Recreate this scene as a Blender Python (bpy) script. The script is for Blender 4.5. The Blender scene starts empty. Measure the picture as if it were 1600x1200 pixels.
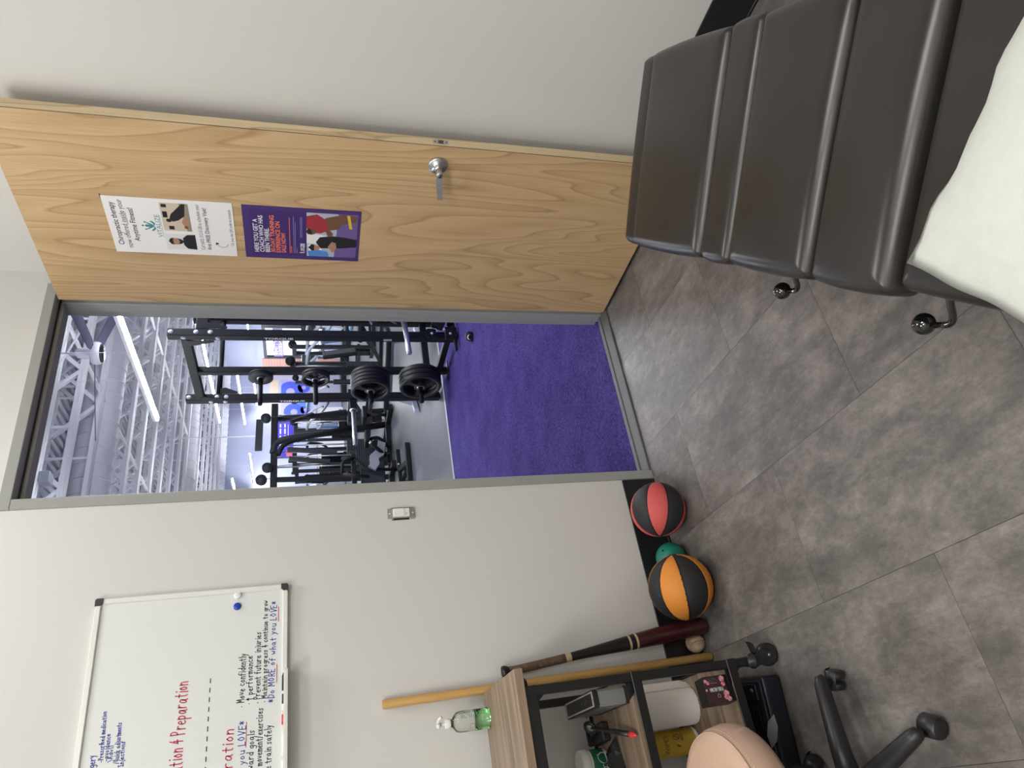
import bpy, bmesh, math, random
from mathutils import Vector, Matrix
random.seed(7)
S = bpy.context.scene
COL = S.collection
R_ = math.radians
PI = math.pi

# ------------------------------------------------------------------ camera, world, lights, exposure
cam_d = bpy.data.cameras.new('camera'); cam = bpy.data.objects.new('camera', cam_d); COL.objects.link(cam)
F_PX = 1097.12
cam_d.sensor_fit = 'HORIZONTAL'; cam_d.sensor_width = 36.0; cam_d.lens = F_PX / 1600 * 36
cam_d.clip_start = .05; cam_d.clip_end = 200
_p, _h, _r = .2858, 1.022, .0073
_f = Vector((math.cos(_p)*math.cos(_h), math.cos(_p)*math.sin(_h), -math.sin(_p)))
_R0 = Vector((math.sin(_h), -math.cos(_h), 0)); _D0 = _f.cross(_R0)
_R = math.cos(_r)*_R0 + math.sin(_r)*_D0; _D = -math.sin(_r)*_R0 + math.cos(_r)*_D0
# the phone was held on its side: image right is the room's "down", image up is the room's "right"
M = Matrix((( _D.x, _R.x, -_f.x), (_D.y, _R.y, -_f.y), (_D.z, _R.z, -_f.z))).to_4x4()
M.translation = Vector((-2.163, -2.6132, 1.4707))
cam.matrix_world = M
S.camera = cam

S.view_settings.view_transform = 'Standard'; S.view_settings.look = 'None'
S.view_settings.gamma = 1; S.view_settings.use_curve_mapping = False
S.view_settings.exposure = 0.0

W = bpy.data.worlds.new('world'); S.world = W; W.use_nodes = True
W.node_tree.nodes['Background'].inputs[0].default_value = (.86, .93, 1, 1)
W.node_tree.nodes['Background'].inputs[1].default_value = 2.2

CEIL = 3.6
def area(name, loc, size, power, color, sy=None):
    l = bpy.data.lights.new(name, 'AREA'); l.energy = power; l.color = color
    l.shape = 'RECTANGLE'; l.size = size; l.size_y = sy or size
    o = bpy.data.objects.new(name, l); COL.objects.link(o); o.location = loc
    return o
PANELS = ((-1.2, -.82, 19, .6), (-3.2, -1.9, 36, .6), (-1.8, -3.6, 34, 1.2), (-3.4, -3.8, 40, 1.2))  # second and third panels are added to light the walls evenly
for _x, _y, _w, _l in PANELS: area('troffer_lamp', (_x, _y, CEIL-.035), .52, _w, (1, .975, .94), _l-.08)
GYM_LAMP = 215.0      # emission of the gym's strip lights

# ------------------------------------------------------------------ material helpers
def newmat(name):
    m = bpy.data.materials.new(name); m.use_nodes = True
    nt = m.node_tree; b = nt.nodes['Principled BSDF']
    return m, nt, b
def mat(name, col, rough=.5, metal=0, bump=0, bscale=200, var=0, vscale=8, spec=.5, coat=0):
    m, nt, b = newmat(name)
    b.inputs['Base Color'].default_value = (*col, 1); b.inputs['Roughness'].default_value = rough
    b.inputs['Metallic'].default_value = metal; b.inputs['Specular IOR Level'].default_value = spec
    b.inputs['Coat Weight'].default_value = coat
    tc = nt.nodes.new('ShaderNodeTexCoord')
    if var:
        n = nt.nodes.new('ShaderNodeTexNoise'); n.inputs['Scale'].default_value = vscale; n.inputs['Detail'].default_value = 5
        nt.links.new(tc.outputs['Object'], n.inputs['Vector'])
        r = nt.nodes.new('ShaderNodeValToRGB')
        r.color_ramp.elements[0].position = .3; r.color_ramp.elements[1].position = .7
        r.color_ramp.elements[0].color = tuple(max(0, c*(1-var)) for c in col)+(1,)
        r.color_ramp.elements[1].color = tuple(min(1, c*(1+var)) for c in col)+(1,)
        nt.links.new(n.outputs['Fac'], r.inputs[0]); nt.links.new(r.outputs[0], b.inputs['Base Color'])
    if bump:
        n = nt.nodes.new('ShaderNodeTexNoise'); n.inputs['Scale'].default_value = bscale; n.inputs['Detail'].default_value = 3
        nt.links.new(tc.outputs['Object'], n.inputs['Vector'])
        bp = nt.nodes.new('ShaderNodeBump'); bp.inputs['Strength'].default_value = bump; bp.inputs['Distance'].default_value = .002
        nt.links.new(n.outputs['Fac'], bp.inputs['Height']); nt.links.new(bp.outputs[0], b.inputs['Normal'])
    return m
def emis(name, col, strength):
    m, nt, b = newmat(name)
    b.inputs['Base Color'].default_value = (*col, 1)
    b.inputs['Emission Color'].default_value = (*col, 1); b.inputs['Emission Strength'].default_value = strength
    return m
def glass(name, col=(1,1,1), rough=.02, ior=1.45):
    m, nt, b = newmat(name)
    b.inputs['Base Color'].default_value = (*col, 1); b.inputs['Transmission Weight'].default_value = 1
    b.inputs['Roughness'].default_value = rough; b.inputs['IOR'].default_value = ior
    return m

def node_tile():
    m, nt, b = newmat('vinyl_stone_tile'); N = nt.nodes; L = nt.links
    tc = N.new('ShaderNodeTexCoord'); oi = N.new('ShaderNodeObjectInfo')
    off = N.new('ShaderNodeVectorMath'); off.operation = 'MULTIPLY_ADD'
    comb = N.new('ShaderNodeCombineXYZ')
    mu = N.new('ShaderNodeMath'); mu.operation = 'MULTIPLY'; mu.inputs[1].default_value = 37.0
    L.new(oi.outputs['Random'], mu.inputs[0])
    for i in range(3): L.new(mu.outputs[0], comb.inputs[i])
    mp = N.new('ShaderNodeVectorMath'); mp.operation = 'MULTIPLY'; mp.inputs[1].default_value = (1, .5, 1)
    L.new(tc.outputs['Object'], mp.inputs[0])
    ad = N.new('ShaderNodeVectorMath'); ad.operation = 'ADD'; L.new(mp.outputs[0], ad.inputs[0]); L.new(comb.outputs[0], ad.inputs[1])
    def noise(sc, det, ro, dist=0):
        n = N.new('ShaderNodeTexNoise'); n.inputs['Scale'].default_value = sc; n.inputs['Detail'].default_value = det
        n.inputs['Roughness'].default_value = ro; n.inputs['Distortion'].default_value = dist
        L.new(ad.outputs[0], n.inputs['Vector']); return n
    n1 = noise(6.5, 14, .76, .1); n2 = noise(60, 10, .85); n3 = noise(2.6, 3, .5)
    r1 = N.new('ShaderNodeValToRGB'); e = r1.color_ramp.elements
    e[0].position = .30; e[0].color = (.082, .075, .071, 1); e[1].position = .70; e[1].color = (.30, .278, .262, 1)
    x = e.new(.46); x.color = (.138, .127, .120, 1); x = e.new(.56); x.color = (.202, .185, .174, 1)
    a1 = N.new('ShaderNodeMath'); a1.operation = 'MULTIPLY_ADD'; a1.inputs[1].default_value = .42; L.new(n2.outputs['Fac'], a1.inputs[0])
    s1 = N.new('ShaderNodeMath'); s1.operation = 'SUBTRACT'; s1.inputs[1].default_value = .21; L.new(n1.outputs['Fac'], s1.inputs[0])
    L.new(s1.outputs[0], a1.inputs[2]); L.new(a1.outputs[0], r1.inputs[0])
    mx = N.new('ShaderNodeMix'); mx.data_type = 'RGBA'; mx.blend_type = 'MULTIPLY'; mx.inputs[0].default_value = .5
    r2 = N.new('ShaderNodeValToRGB'); r2.color_ramp.elements[0].color = (.74, .705, .695, 1); r2.color_ramp.elements[1].color = (1.0, 1, 1, 1)
    r2.color_ramp.elements[0].position = .38; r2.color_ramp.elements[1].position = .6
    L.new(n3.outputs['Fac'], r2.inputs[0]); L.new(r1.outputs[0], mx.inputs[6]); L.new(r2.outputs[0], mx.inputs[7])
    L.new(mx.outputs[2], b.inputs['Base Color'])
    b.inputs['Roughness'].default_value = .42; b.inputs['Specular IOR Level'].default_value = .45
    bp = N.new('ShaderNodeBump'); bp.inputs['Strength'].default_value = .25; bp.inputs['Distance'].default_value = .001
    L.new(n2.outputs['Fac'], bp.inputs['Height']); L.new(bp.outputs[0], b.inputs['Normal'])
    return m
def node_wood(name, light, mid, dark, sx, sz, rings, axis=2, rough=.4, line=.5, flame=1.0, grain=.12):
    """veneer: contour lines of a stretched noise field give cathedral figure along `axis`"""
    m, nt, b = newmat(name); N = nt.nodes; L = nt.links
    tc = N.new('ShaderNodeTexCoord'); mp = N.new('ShaderNodeVectorMath'); mp.operation = 'MULTIPLY'
    sc = [sx, sx, sx]; sc[axis] = sz; mp.inputs[1].default_value = sc
    L.new(tc.outputs['Object'], mp.inputs[0])
    n = N.new('ShaderNodeTexNoise'); n.inputs['Scale'].default_value = 1; n.inputs['Detail'].default_value = 2.2; n.inputs['Roughness'].default_value = .42
    n.inputs['Distortion'].default_value = .25*flame
    L.new(mp.outputs[0], n.inputs['Vector'])
    k = N.new('ShaderNodeMath'); k.operation = 'MULTIPLY'; k.inputs[1].default_value = rings; L.new(n.outputs['Fac'], k.inputs[0])
    fr = N.new('ShaderNodeMath'); fr.operation = 'FRACT'; L.new(k.outputs[0], fr.inputs[0])
    r = N.new('ShaderNodeValToRGB'); e = r.color_ramp.elements
    e[0].position = 0; e[0].color = (*light, 1); e[1].position = 1; e[1].color = (*light, 1)
    x = e.new(.55); x.color = (*mid, 1); x = e.new(.86); x.color = tuple(m_*(1-line)+d_*line for m_, d_ in zip(mid, dark))+(1,); x = e.new(.90); x.color = (*dark, 1)
    L.new(fr.outputs[0], r.inputs[0])
    g = N.new('ShaderNodeTexNoise'); mp2 = N.new('ShaderNodeVectorMath'); mp2.operation = 'MULTIPLY'
    sc2 = [240, 240, 240]; sc2[axis] = 5; mp2.inputs[1].default_value = sc2
    L.new(tc.outputs['Object'], mp2.inputs[0]); L.new(mp2.outputs[0], g.inputs['Vector']); g.inputs['Scale'].default_value = 1; g.inputs['Detail'].default_value = 3
    mx = N.new('ShaderNodeMix'); mx.data_type = 'RGBA'; mx.blend_type = 'MULTIPLY'; mx.inputs[0].default_value = grain*4
    r2 = N.new('ShaderNodeValToRGB'); r2.color_ramp.elements[0].position = .3; r2.color_ramp.elements[1].position = .65
    r2.color_ramp.elements[0].color = (.72, .68, .62, 1); r2.color_ramp.elements[1].color = (1, 1, 1, 1)
    L.new(g.outputs['Fac'], r2.inputs[0]); L.new(r.outputs[0], mx.inputs[6]); L.new(r2.outputs[0], mx.inputs[7])
    L.new(mx.outputs[2], b.inputs['Base Color']); b.inputs['Roughness'].default_value = rough
    return m
def node_turf():
    m, nt, b = newmat('purple_turf'); N = nt.nodes; L = nt.links
    tc = N.new('ShaderNodeTexCoord')
    n = N.new('ShaderNodeTexNoise'); n.inputs['Scale'].default_value = 95; n.inputs['Detail'].default_value = 4; n.inputs['Roughness'].default_value = .75
    n2 = N.new('ShaderNodeTexNoise'); n2.inputs['Scale'].default_value = 3; n2.inputs['Detail'].default_value = 3
    L.new(tc.outputs['Object'], n.inputs['Vector']); L.new(tc.outputs['Object'], n2.inputs['Vector'])
    r = N.new('ShaderNodeValToRGB'); e = r.color_ramp.elements
    e[0].position = .36; e[0].color = (.020, .014, .092, 1); e[1].position = .68; e[1].color = (.102, .076, .285, 1)
    ad = N.new('ShaderNodeMath'); ad.operation = 'MULTIPLY_ADD'; ad.inputs[1].default_value = .25; L.new(n2.outputs['Fac'], ad.inputs[0])
    sb = N.new('ShaderNodeMath'); sb.operation = 'SUBTRACT'; sb.inputs[1].default_value = .125; L.new(n.outputs['Fac'], sb.inputs[0]); L.new(sb.outputs[0], ad.inputs[2])
    L.new(ad.outputs[0], r.inputs[0]); L.new(r.outputs[0], b.inputs['Base Color'])
    b.inputs['Roughness'].default_value = .95; b.inputs['Specular IOR Level'].default_value = .1
    bp = N.new('ShaderNodeBump'); bp.inputs['Strength'].default_value = .9; bp.inputs['Distance'].default_value = .008
    L.new(n.outputs['Fac'], bp.inputs['Height']); L.new(bp.outputs[0], b.inputs['Normal'])
    return m
def node_brick():
    m, nt, b = newmat('gym_brick'); N = nt.nodes; L = nt.links
    tc = N.new('ShaderNodeTexCoord'); t = N.new('ShaderNodeTexBrick'); t.inputs['Scale'].default_value = 4.5
    t.inputs['Color1'].default_value = (.52, .27, .20, 1); t.inputs['Color2'].default_value = (.40, .24, .22, 1); t.inputs['Mortar'].default_value = (.55, .5, .47, 1)
    rt = N.new('ShaderNodeMapping'); rt.inputs['Rotation'].default_value = (PI/2, 0, PI/2)
    L.new(tc.outputs['Object'], rt.inputs['Vector']); L.new(rt.outputs[0], t.inputs['Vector']); L.new(t.outputs['Color'], b.inputs['Base Color'])
    b.inputs['Roughness'].default_value = .85
    return m
def node_leather():
    m, nt, b = newmat('charcoal_vinyl'); N = nt.nodes; L = nt.links
    tc = N.new('ShaderNodeTexCoord')
    n = N.new('ShaderNodeTexNoise'); n.inputs['Scale'].default_value = 420; n.inputs['Detail'].default_value = 3
    w = N.new('ShaderNodeTexNoise'); w.inputs['Scale'].default_value = 6; w.inputs['Detail'].default_value = 3; w.inputs['Roughness'].default_value = .5
    L.new(tc.outputs['Object'], n.inputs['Vector']); L.new(tc.outputs['Object'], w.inputs['Vector'])
    r = N.new('ShaderNodeValToRGB'); r.color_ramp.elements[0].position = .35; r.color_ramp.elements[1].position = .75
    r.color_ramp.elements[0].color = (.016, .0145, .0135, 1); r.color_ramp.elements[1].color = (.022, .020, .0185, 1)
    L.new(w.outputs['Fac'], r.inputs[0]); L.new(r.outputs[0], b.inputs['Base Color'])
    rr = N.new('ShaderNodeMapRange'); rr.inputs['To Min'].default_value = .25; rr.inputs['To Max'].default_value = .33
    L.new(w.outputs['Fac'], rr.inputs['Value']); L.new(rr.outputs[0], b.inputs['Roughness'])
    bp = N.new('ShaderNodeBump'); bp.inputs['Strength'].default_value = .12; bp.inputs['Distance'].default_value = .0006
    L.new(n.outputs['Fac'], bp.inputs['Height']); L.new(bp.outputs[0], b.inputs['Normal'])
    return m

MT = dict(
    wall=mat('wall_paint', (.62, .615, .598), .75, bump=.06, bscale=160),
    ceil=mat('ceiling_paint', (.82, .82, .80), .9),
    tile=node_tile(), grout=mat('floor_seam', (.028, .026, .024), .8),
    basb=mat('black_rubber_base', (.012, .012, .014), .38),
    frame=mat('frame_grey_paint', (.32, .33, .315), .42),
    thresh=mat('threshold_rubber', (.09, .092, .09), .55),
    door=node_wood('maple_veneer', (.60, .425, .235), (.55, .385, .205), (.41, .265, .13), 3.4, .40, 24, 2, .40, .35, 1.2),
    dooredge=node_wood('maple_edge', (.76, .62, .40), (.72, .57, .35), (.52, .36, .19), 9, 1.1, 5, 2, .45, .3),
    cartwood=node_wood('grey_oak_laminate', (.35, .27, .195), (.27, .20, .14), (.17, .122, .082), 9, .55, 6, 0, .42, .6, .7, .16),
    chrome=mat('satin_chrome', (.58, .58, .59), .33, 1), dchrome=mat('dark_chrome', (.22, .23, .24), .25, 1),
    blackmetal=mat('black_powdercoat', (.010, .010, .011), .42), blackplastic=mat('black_plastic', (.016, .016, .018), .40),
    gloss=mat('gloss_black_ball', (.006, .006, .006), .07, coat=.6),
    leather=node_leather(), pillow=mat('pillow_cotton', (.54, .56, .52), .95, bump=.25, bscale=500, var=.03, vscale=40, spec=.1),
    board=mat('whiteboard_enamel', (.70, .73, .72), .22), alu=mat('white_aluminium', (.78, .77, .74), .35, .15),
    corner=mat('dark_corner_cap', (.035, .036, .04), .5),
    ink_red=mat('marker_red', (.50, .045, .085), .6), ink_blue=mat('marker_blue', (.02, .05, .33), .6), ink_black=mat('marker_black', (.02, .02, .025), .6),
    blue=mat('magnet_blue', (.012, .05, .42), .22), white=mat('white_plastic', (.80, .80, .78), .35), red=mat('red_plastic', (.62, .05, .045), .4),
    ball_red=mat('ball_red_rubber', (.60, .095, .09), .62, bump=.5, bscale=420), ball_org=mat('ball_orange_rubber', (.72, .26, .035), .62, bump=.5, bscale=420),
    ball_blk=mat('ball_black_rubber', (.020, .020, .021), .6, bump=.5, bscale=420), seam=mat('ball_seam', (.004, .004, .004), .7),
    green=mat('ball_green', (.012, .21, .16), .45), leatherball=mat('worn_baseball_leather', (.52, .40, .26), .7, var=.35, vscale=30),
    batred=mat('bat_maroon', (.050, .008, .012), .3, var=.4, vscale=12, coat=.3), batblack=mat('bat_black', (.008, .008, .008), .35),
    battan=mat('bat_ring', (.52, .40, .24), .55), battape=mat('bat_brown_tape', (.12, .078, .052), .8, var=.5, vscale=60),
    stick=node_wood('bamboo_stick', (.60, .375, .135), (.55, .33, .11), (.42, .24, .07), 14, .9, 3, 2, .42, .4),
    soapg=glass('clear_bottle', (.97, .99, .97), .03), soapl=glass('green_soap', (.50, .90, .52), .05, 1.36),
    soaplabel=mat('soap_label', (.10, .26, .19), .5), teal=mat('teal_print', (.05, .25, .26), .6),
    devgrey=mat('device_grey_metal', (.27, .28, .275), .38, .35), devpanel=mat('device_panel', (.022, .021, .02), .5), devtrim=mat('device_silver_trim', (.62, .60, .56), .35, .3),
    jar_green=mat('jar_green_label', (.012, .13, .06), .5), pouch=mat('smoke_plastic', (.03, .032, .034), .15),
    towel=mat('paper_towel', (.82, .80, .77), .95, spec=.1), yellow=mat('yellow_label', (.50, .33, .035), .45, var=.12, vscale=25),
    boxblack=mat('box_black', (.012, .011, .011), .4), boxplum=mat('box_plum', (.055, .018, .022), .5), pink=mat('print_pink', (.66, .15, .24), .5), leafgreen=mat('print_green', (.05, .085, .06), .5), palepink=mat('print_pale_pink', (.75, .42, .42), .5),
    navy=mat('navy_case', (.008, .009, .018), .5), brass=mat('snap_button', (.30, .27, .18), .4, .7), strap=mat('grey_strap', (.19, .19, .19), .7),
    stool=mat('beige_vinyl', (.52, .355, .265), .45, bump=.08, bscale=500), stoolside=mat('beige_vinyl_side', (.50, .34, .255), .47, bump=.08, bscale=500), thread=mat('cream_thread', (.72, .62, .5), .8),
    paper=mat('poster_paper', (.80, .79, .80), .55), purple=mat('poster_purple', (.052, .022, .145), .4), lilac=mat('poster_lilac', (.15, .10, .30), .5), orange=mat('print_orange', (.90, .22, .07), .5),
    printdark=mat('print_dark', (.02, .03, .05), .6), printwhite=mat('print_white', (.80, .79, .82), .5), skin=mat('print_skin', (.42, .22, .14), .6), skin2=mat('print_skin_dark', (.16, .075, .045), .6), cream=mat('print_cream_wall', (.58, .50, .40), .6), printblack=mat('print_black', (.014, .013, .014), .5), printred=mat('print_red', (.35, .03, .04), .5), printblue=mat('print_blue', (.08, .25, .62), .5), printgrey=mat('print_grey', (.42, .46, .55), .5), printyellow=mat('print_yellow', (.7, .47, .05), .5),
    turf=node_turf(), rubber=mat('gym_grey_floor', (.062, .067, .080), .5, var=.12, vscale=2.5, spec=.3), gymwall=mat('gym_wall', (.42, .45, .60), .8), steelwhite=mat('white_painted_steel', (.88, .88, .92), .6), duct=mat('white_duct', (.76, .76, .82), .5),
    deck=mat('roof_deck_shaded', (.58, .58, .66), .8, var=.06, vscale=3), foil=mat('roof_insulation', (.72, .72, .80), .5, bump=1, bscale=9), gymblack=mat('gym_black_steel', (.010, .011, .014), .5, spec=.22), gymgrey=mat('gym_dark_grey', (.026, .028, .035), .5, spec=.3), plate=mat('plate_rubber', (.013, .013, .015), .5), platehub=mat('plate_hub_steel', (.4, .4, .4), .3, 1),  # deck colour is darkened to hold the shade above the white joists
    boltsteel=mat('bright_bolt', (.78, .79, .82), .45, .2), silver=mat('silver_arm', (.30, .32, .35), .35, .4), tube=emis('strip_tube', (.93, .955, 1.0), 1), fan=mat('fan_blade', (.075, .07, .115), .45), brick=node_brick(), signblue=mat('sign_blue', (.045, .03, .50), .5), signpink=mat('sign_pink', (.60, .10, .22), .5), posterblue=mat('poster_blue', (.06, .11, .62), .5), posterlav=mat('poster_lavender', (.38, .36, .72), .5), vinyl=mat('window_vinyl', (.24, .19, .42), .5), pane=glass('window_glass', (1, 1, 1), 0, 1.01), dmetal=mat('window_frame_dark', (.05, .055, .065), .5), ltgrey=mat('machine_light_grey', (.42, .46, .56), .5), ground=mat('outside_pavement', (.55, .53, .5), .9), screen=mat('dark_screen', (.012, .013, .02), .2), trofflens=emis('troffer_lens', (1, .96, .9), 3.0), machineblue=mat('machine_blue', (.16, .27, .46), .4),
)
MT['tube'].node_tree.nodes['Principled BSDF'].inputs['Emission Strength'].default_value = GYM_LAMP

# ------------------------------------------------------------------ mesh builder
class MB:
    def __init__(s): s.bm = bmesh.new(); s.mats = []
    def _mi(s, m):
        if m is None: return 0
        if m not in s.mats: s.mats.append(m)
        return s.mats.index(m)
    def _add(s, fn, m=None, T=None, smooth=False):
        b2 = bmesh.new(); fn(b2)
        if T is not None: bmesh.ops.transform(b2, matrix=T, verts=b2.verts)
        mi = s._mi(m)
        mp = {}
        for v in b2.verts: mp[v] = s.bm.verts.new(v.co)
        for f in b2.faces:
            try:
                nf = s.bm.faces.new([mp[v] for v in f.verts]); nf.material_index = mi; nf.smooth = smooth or f.smooth
            except ValueError: pass
        b2.free(); return s
    def box(s, x0, x1, y0, y1, z0, z1, m=None, bev=0, seg=2, T=None, smooth=False):
        def fn(b):
            bmesh.ops.create_cube(b, size=1)
            for v in b.verts:
                v.co = Vector(((x0+x1)/2+v.co.x*(x1-x0), (y0+y1)/2+v.co.y*(y1-y0), (z0+z1)/2+v.co.z*(z1-z0)))
            if bev:
                bmesh.ops.bevel(b, geom=list(b.edges), offset=bev, segments=seg, affect='EDGES', profile=.5)
        return s._add(fn, m, T, smooth)
    def bar(s, a, b_, w, h, m=None, up=(0,0,1), bev=0):
        """rectangular tube from a to b_, width w (across), height h (along up)"""
        a, b_ = Vector(a), Vector(b_); d = b_-a; L = d.length; d.normalize(); u = Vector(up)
        x = d.cross(u)
        if x.length < 1e-4: x = d.cross(Vector((1,0,0)))
        x.normalize(); u = x.cross(d)
        T = Matrix(((x.x, d.x, u.x, a.x), (x.y, d.y, u.y, a.y), (x.z, d.z, u.z, a.z), (0,0,0,1)))
        return s.box(-w/2, w/2, 0, L, -h/2, h/2, m, bev, 1, T)
    def tube(s, pts, r, m=None, n=10, caps=True, closed=False):
        pts = [Vector(p) for p in pts]
        rs = r if isinstance(r, (list, tuple)) else [r]*len(pts)
        mi = s._mi(m); rings = []; ref = None
        for i, p in enumerate(pts):
            if closed: d = pts[(i+1) % len(pts)]-pts[i-1]
            else: d = pts[min(i+1, len(pts)-1)]-pts[max(i-1, 0)]
            d.normalize()
            if ref is None: ref = d.orthogonal().normalized()
            x = (ref-d*ref.dot(d))
            if x.length < 1e-6: x = d.orthogonal()
            x.normalize(); ref = x; y = d.cross(x)
            rings.append([s.bm.verts.new(p+(x*math.cos(2*PI*k/n)+y*math.sin(2*PI*k/n))*rs[i]) for k in range(n)])
        seq = list(zip(rings, rings[1:])) + ([(rings[-1], rings[0])] if closed else [])
        for A, B in seq:
            for k in range(n):
                f = s.bm.faces.new((A[k], A[(k+1) % n], B[(k+1) % n], B[k])); f.material_index = mi; f.smooth = True
        if caps and not closed:
            f = s.bm.faces.new(rings[0][::-1]); f.material_index = mi
            f = s.bm.faces.new(rings[-1]); f.material_index = mi
        return s
    def lathe(s, prof, m=None, n=24, T=None, smooth=True, mats=None):
        """profile [(r,z)...] about local z"""
        def fn(b):
            rows = []
            for r, z in prof:
                if r < 1e-6: rows.append([b.verts.new((0,0,z))])
                else: rows.append([b.verts.new((r*math.cos(2*PI*k/n), r*math.sin(2*PI*k/n), z)) for k in range(n)])
            for A, B in zip(rows, rows[1:]):
                for k in range(n):
                    q = [A[k % len(A)], A[(k+1) % n % len(A)] if len(A) > 1 else None, B[(k+1) % n] if len(B) > 1 else None, B[k % len(B)]]
                    if len(A) == 1: q = [A[0], B[(k+1) % n], B[k]]
                    elif len(B) == 1: q = [A[k], A[(k+1) % n], B[0]]
                    else: q = [A[k], A[(k+1) % n], B[(k+1) % n], B[k]]
                    if len(A) == 1 and len(B) == 1: continue
                    f = b.faces.new(q); f.smooth = smooth
        return s._add(fn, m, T)
    def sphere(s, c, r, m=None, u=24, v=14, T=None):
        def fn(b):
            bmesh.ops.create_uvsphere(b, u_segments=u, v_segments=v, radius=1)
            for f in b.faces: f.smooth = True
            rr = r if isinstance(r, (tuple, list)) else (r, r, r)
            for q in b.verts: q.co = Vector((c[0]+q.co.x*rr[0], c[1]+q.co.y*rr[1], c[2]+q.co.z*rr[2]))
        return s._add(fn, m, T)
    def prism(s, poly, o, ex, ey, ez, t, m=None):
        """polygon poly[(a,b)] in plane o+a*ex+b*ey, extruded by t along ez"""
        o, ex, ey, ez = map(Vector, (o, ex, ey, ez)); mi = s._mi(m)
        lo = [s.bm.verts.new(o+ex*a+ey*b) for a, b in poly]; hi = [s.bm.verts.new(o+ex*a+ey*b+ez*t) for a, b in poly]
        fs = [s.bm.faces.new(lo[::-1]), s.bm.faces.new(hi)]
        for i in range(len(poly)):
            j = (i+1) % len(poly); fs.append(s.bm.faces.new((lo[i], lo[j], hi[j], hi[i])))
        for f in fs: f.material_index = mi
        return s
    def mesh(s, name, m=None):
        bmesh.ops.recalc_face_normals(s.bm, faces=s.bm.faces)
        me = bpy.data.meshes.new(name); s.bm.to_mesh(me); s.bm.free()
        for x in (s.mats or [m]): me.materials.append(x)
        return me
    def build(s, name, m=None, parent=None, label=None, origin=None):
        me = s.mesh(name, m)
        return place(name, me, parent, label, origin)
def place(name, me, parent=None, label=None, origin=None):
    o = bpy.data.objects.new(name, me); COL.objects.link(o)
    if parent is not None:
        o.parent = parent
    if origin is not None: o.location = origin
    if label: o['label'] = label
    return o
def thing(name, label, cat, loc=(0,0,0), rz=0, group=None):
    o = bpy.data.objects.new(name, None); COL.objects.link(o); o.empty_display_size = .1
    o.location = loc; o.rotation_euler = (0, 0, rz); o['label'] = label; o['category'] = cat
    if group: o['group'] = group
    return o
def tag(o, label, cat, group=None):
    o['label'] = label; o['category'] = cat
    if group: o['group'] = group
    return o
def struct(o, label=None):
    o['kind'] = 'structure'
    if label: o['label'] = label
    return o
def copytree(o, parent=None):
    c = o.copy(); COL.objects.link(c)
    if parent is not None: c.parent = parent
    for ch in list(o.children): copytree(ch, c)
    return c
def axis_T(o, d, up=(0,0,1)):
    """matrix whose local z runs along d from o"""
    z = Vector(d).normalized(); u = Vector(up)
    x = u.cross(z)
    if x.length < 1e-4: x = Vector((1,0,0)).cross(z)
    x.normalize(); y = z.cross(x); o = Vector(o)
    return Matrix(((x.x, y.x, z.x, o.x), (x.y, y.y, z.y, o.y), (x.z, y.z, z.z, o.z), (0,0,0,1)))
def basis(o, ex, ey):
    ex = Vector(ex).normalized(); ey = Vector(ey).normalized(); ez = ex.cross(ey); o = Vector(o)
    return Matrix(((ex.x, ey.x, ez.x, o.x), (ex.y, ey.y, ez.y, o.y), (ex.z, ey.z, ez.z, o.z), (0,0,0,1)))
def arc(p0, p1, p2, n=5, t=.35):
    """p0-p1-p2 with the corner p1 rounded"""
    p0, p1, p2 = map(Vector, (p0, p1, p2)); a = p1+(p0-p1)*t; c = p1+(p2-p1)*t
    return [a*(1-k/n)**2+p1*2*(k/n)*(1-k/n)+c*(k/n)**2 for k in range(n+1)]
def rounded(pts, rad, n=4):
    pts = [Vector(p) for p in pts]; out = [pts[0]]
    for i in range(1, len(pts)-1):
        a, b, c = pts[i-1], pts[i], pts[i+1]
        ta = min(rad/(a-b).length, .48); tc = min(rad/(c-b).length, .48)
        A = b+(a-b)*ta; C_ = b+(c-b)*tc
        for k in range(n+1):
            t = k/n; out.append(A*(1-t)**2+b*2*t*(1-t)+C_*t*t)
    out.append(pts[-1]); return out

# ---- printed lettering (Blender's built-in face, turned into flat meshes)
def lettering(name, txt, T, width=None, height=None, m=None, parent=None, bold=0, label=None, mirror=False, align='L'):
    c = bpy.data.curves.new(name, 'FONT'); c.body = txt; c.size = 1; c.offset = bold; c.resolution_u = 3; c.fill_mode = 'FRONT'
    ob = bpy.data.objects.new(name, c); COL.objects.link(ob)
    me = bpy.data.meshes.new_from_object(ob.evaluated_get(bpy.context.evaluated_depsgraph_get()))
    bpy.data.objects.remove(ob); bpy.data.curves.remove(c)
    me.name = name
    xs = [v.co.x for v in me.vertices]; x0, x1 = min(xs), max(xs)
    sx = width/(x1-x0) if width else None; sy = height if height else None
    if sx is None: sx = sy
    if sy is None: sy = sx
    off = x0 if align == 'L' else (x0+x1)/2
    for v in me.vertices:
        x = (v.co.x-off)*sx
        if mirror: x = (width or 0)-x
        v.co = T @ Vector((x, v.co.y*sy, 0))
    me.materials.clear(); me.materials.append(m)
    o = place(name, me, parent, label); return o

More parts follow.
